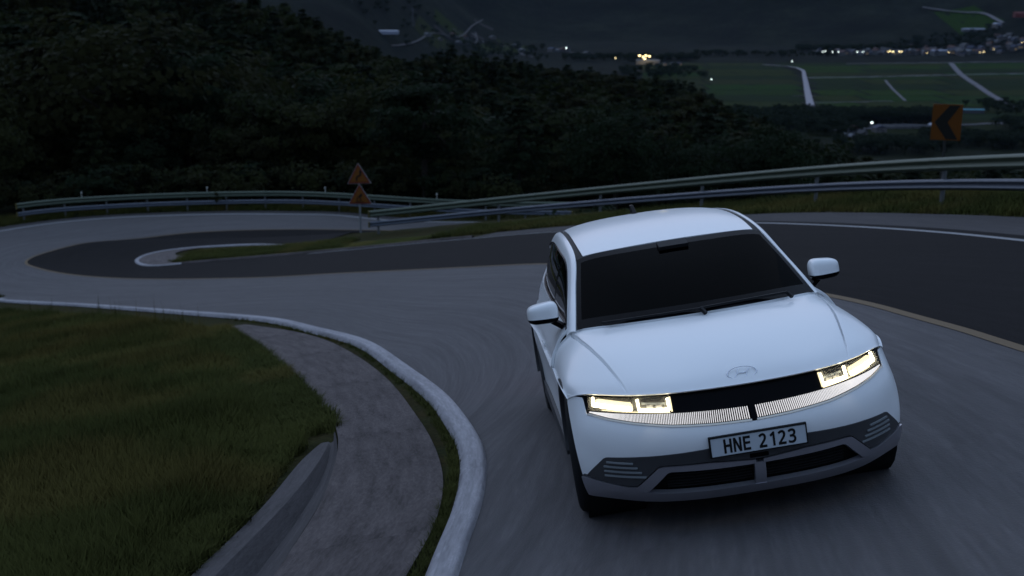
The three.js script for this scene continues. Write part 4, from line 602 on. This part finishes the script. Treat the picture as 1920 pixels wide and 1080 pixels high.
// the lit compound and single lamps
function lamp(x, z, h, m, label, group, r = .8) { const g = thing('street_lamp', label, 'street lamp', group); part('pole', new THREE.CylinderGeometry(.12, .18, h, 8).translate(0, h / 2, 0), V.steel, g); part('lamp_head', new THREE.SphereGeometry(r, 12, 8).scale(1.25, .7, 1).translate(0, h, 0), m, g); g.position.set(x, heightAt(x, z), z); return g; }
for (const [x, z] of [[528, -2005], [543, -2000], [554, -2002], [586, -2003], [596, -2004], [539, -2030]]) lamp(x, z, 8, glow.white, 'white street lamp in front of the dense village row', 'white lamps before the village row', .75);
for (const [x, z] of [[646, -2025], [652, -2022], [656, -2030], [664, -2024], [670, -2030], [657, -2050]]) lamp(x, z, 7, glow.warm, 'yellow street lamp at the end of the dense village row', 'yellow lamps of the village row', .9);
for (const [x, z] of [[700, -1990], [744, -2010], [768, -2020], [795, -2005], [800, -2005], [836, -2050], [812, -2030], [880, -2040]]) lamp(x, z, 7, glow.warm, 'dim yellow street lamp among the larger village houses', 'lamps of the larger village', .6);
lamp(311, -1004, 8, glow.white, 'white yard lamp beside the river road houses', undefined, .7); lamp(97, -2118, 8, glow.white, 'white lamp at the foot of the hill road', undefined, .9); lamp(165, -1880, 6, glow.warm, 'single orange lamp on the dark wooded spur side', undefined, .8); lamp(255, -1500, 4, glow.white, 'lone white lamp at the field edge by the spur', undefined, .6); lamp(-253, -1886, 8, glow.white, 'lone white lamp high on the mountain slope', undefined, .8); lamp(428, -1800, 6, glow.white, 'pale lamp where the farm road bends', undefined, .6);
for (const [x, z, h] of [[196, -1812, 14], [201, -1806, 12], [206, -1815, 14], [211, -1810, 13], [203, -1800, 10]]) lamp(x, z, h, glow.warm, 'tall yellow floodlight mast of the lit compound', 'floodlight masts of the lit compound', 1.5);
barn('lit_building', 'low wide building lit by floodlights across the valley', 210, -1822, 12, 6, 36, 1.45, V.wall[2], V.wall[0]);
for (const [x, z] of [[222, -1790], [234, -1795], [246, -1800], [256, -1802]]) house(x, z, 0, 'small house in a row beside the lit compound', 'houses beside the lit compound', true, .8);
const flood = new THREE.PointLight(lin(1, .85, .5), 900, 0, 2); flood.position.set(204, -103.5, -1800); flood.castShadow = true; scene.add(flood);
// pylon on the far slope
{ const g = thing('pylon', 'thin lattice power pylon on the far slope', 'pylon'); const h = 32; part('mast', merge([[-1, -1], [1, -1], [-1, 1], [1, 1]].flatMap(([a, b]) => [bar([a * 2.6, 0, b * 2.6], [a * .5, h, b * .5], .35), ...idx(5).map(i => bar([a * lerp(2.6, .5, i / 5), h * i / 5, b * lerp(2.6, .5, i / 5)], [-a * lerp(2.6, .5, (i + 1) / 5), h * (i + 1) / 5, b * lerp(2.6, .5, (i + 1) / 5)], .22))])), V.steel, g); for (const y of [.72, .84, .95]) part('crossarm', bar([-5, h * y, 0], [5, h * y, 0], .35), V.steel, g); g.position.set(-172, heightAt(-172, -2064), -2064); g.rotation.y = .5; }
renderer.render(scene, camera);
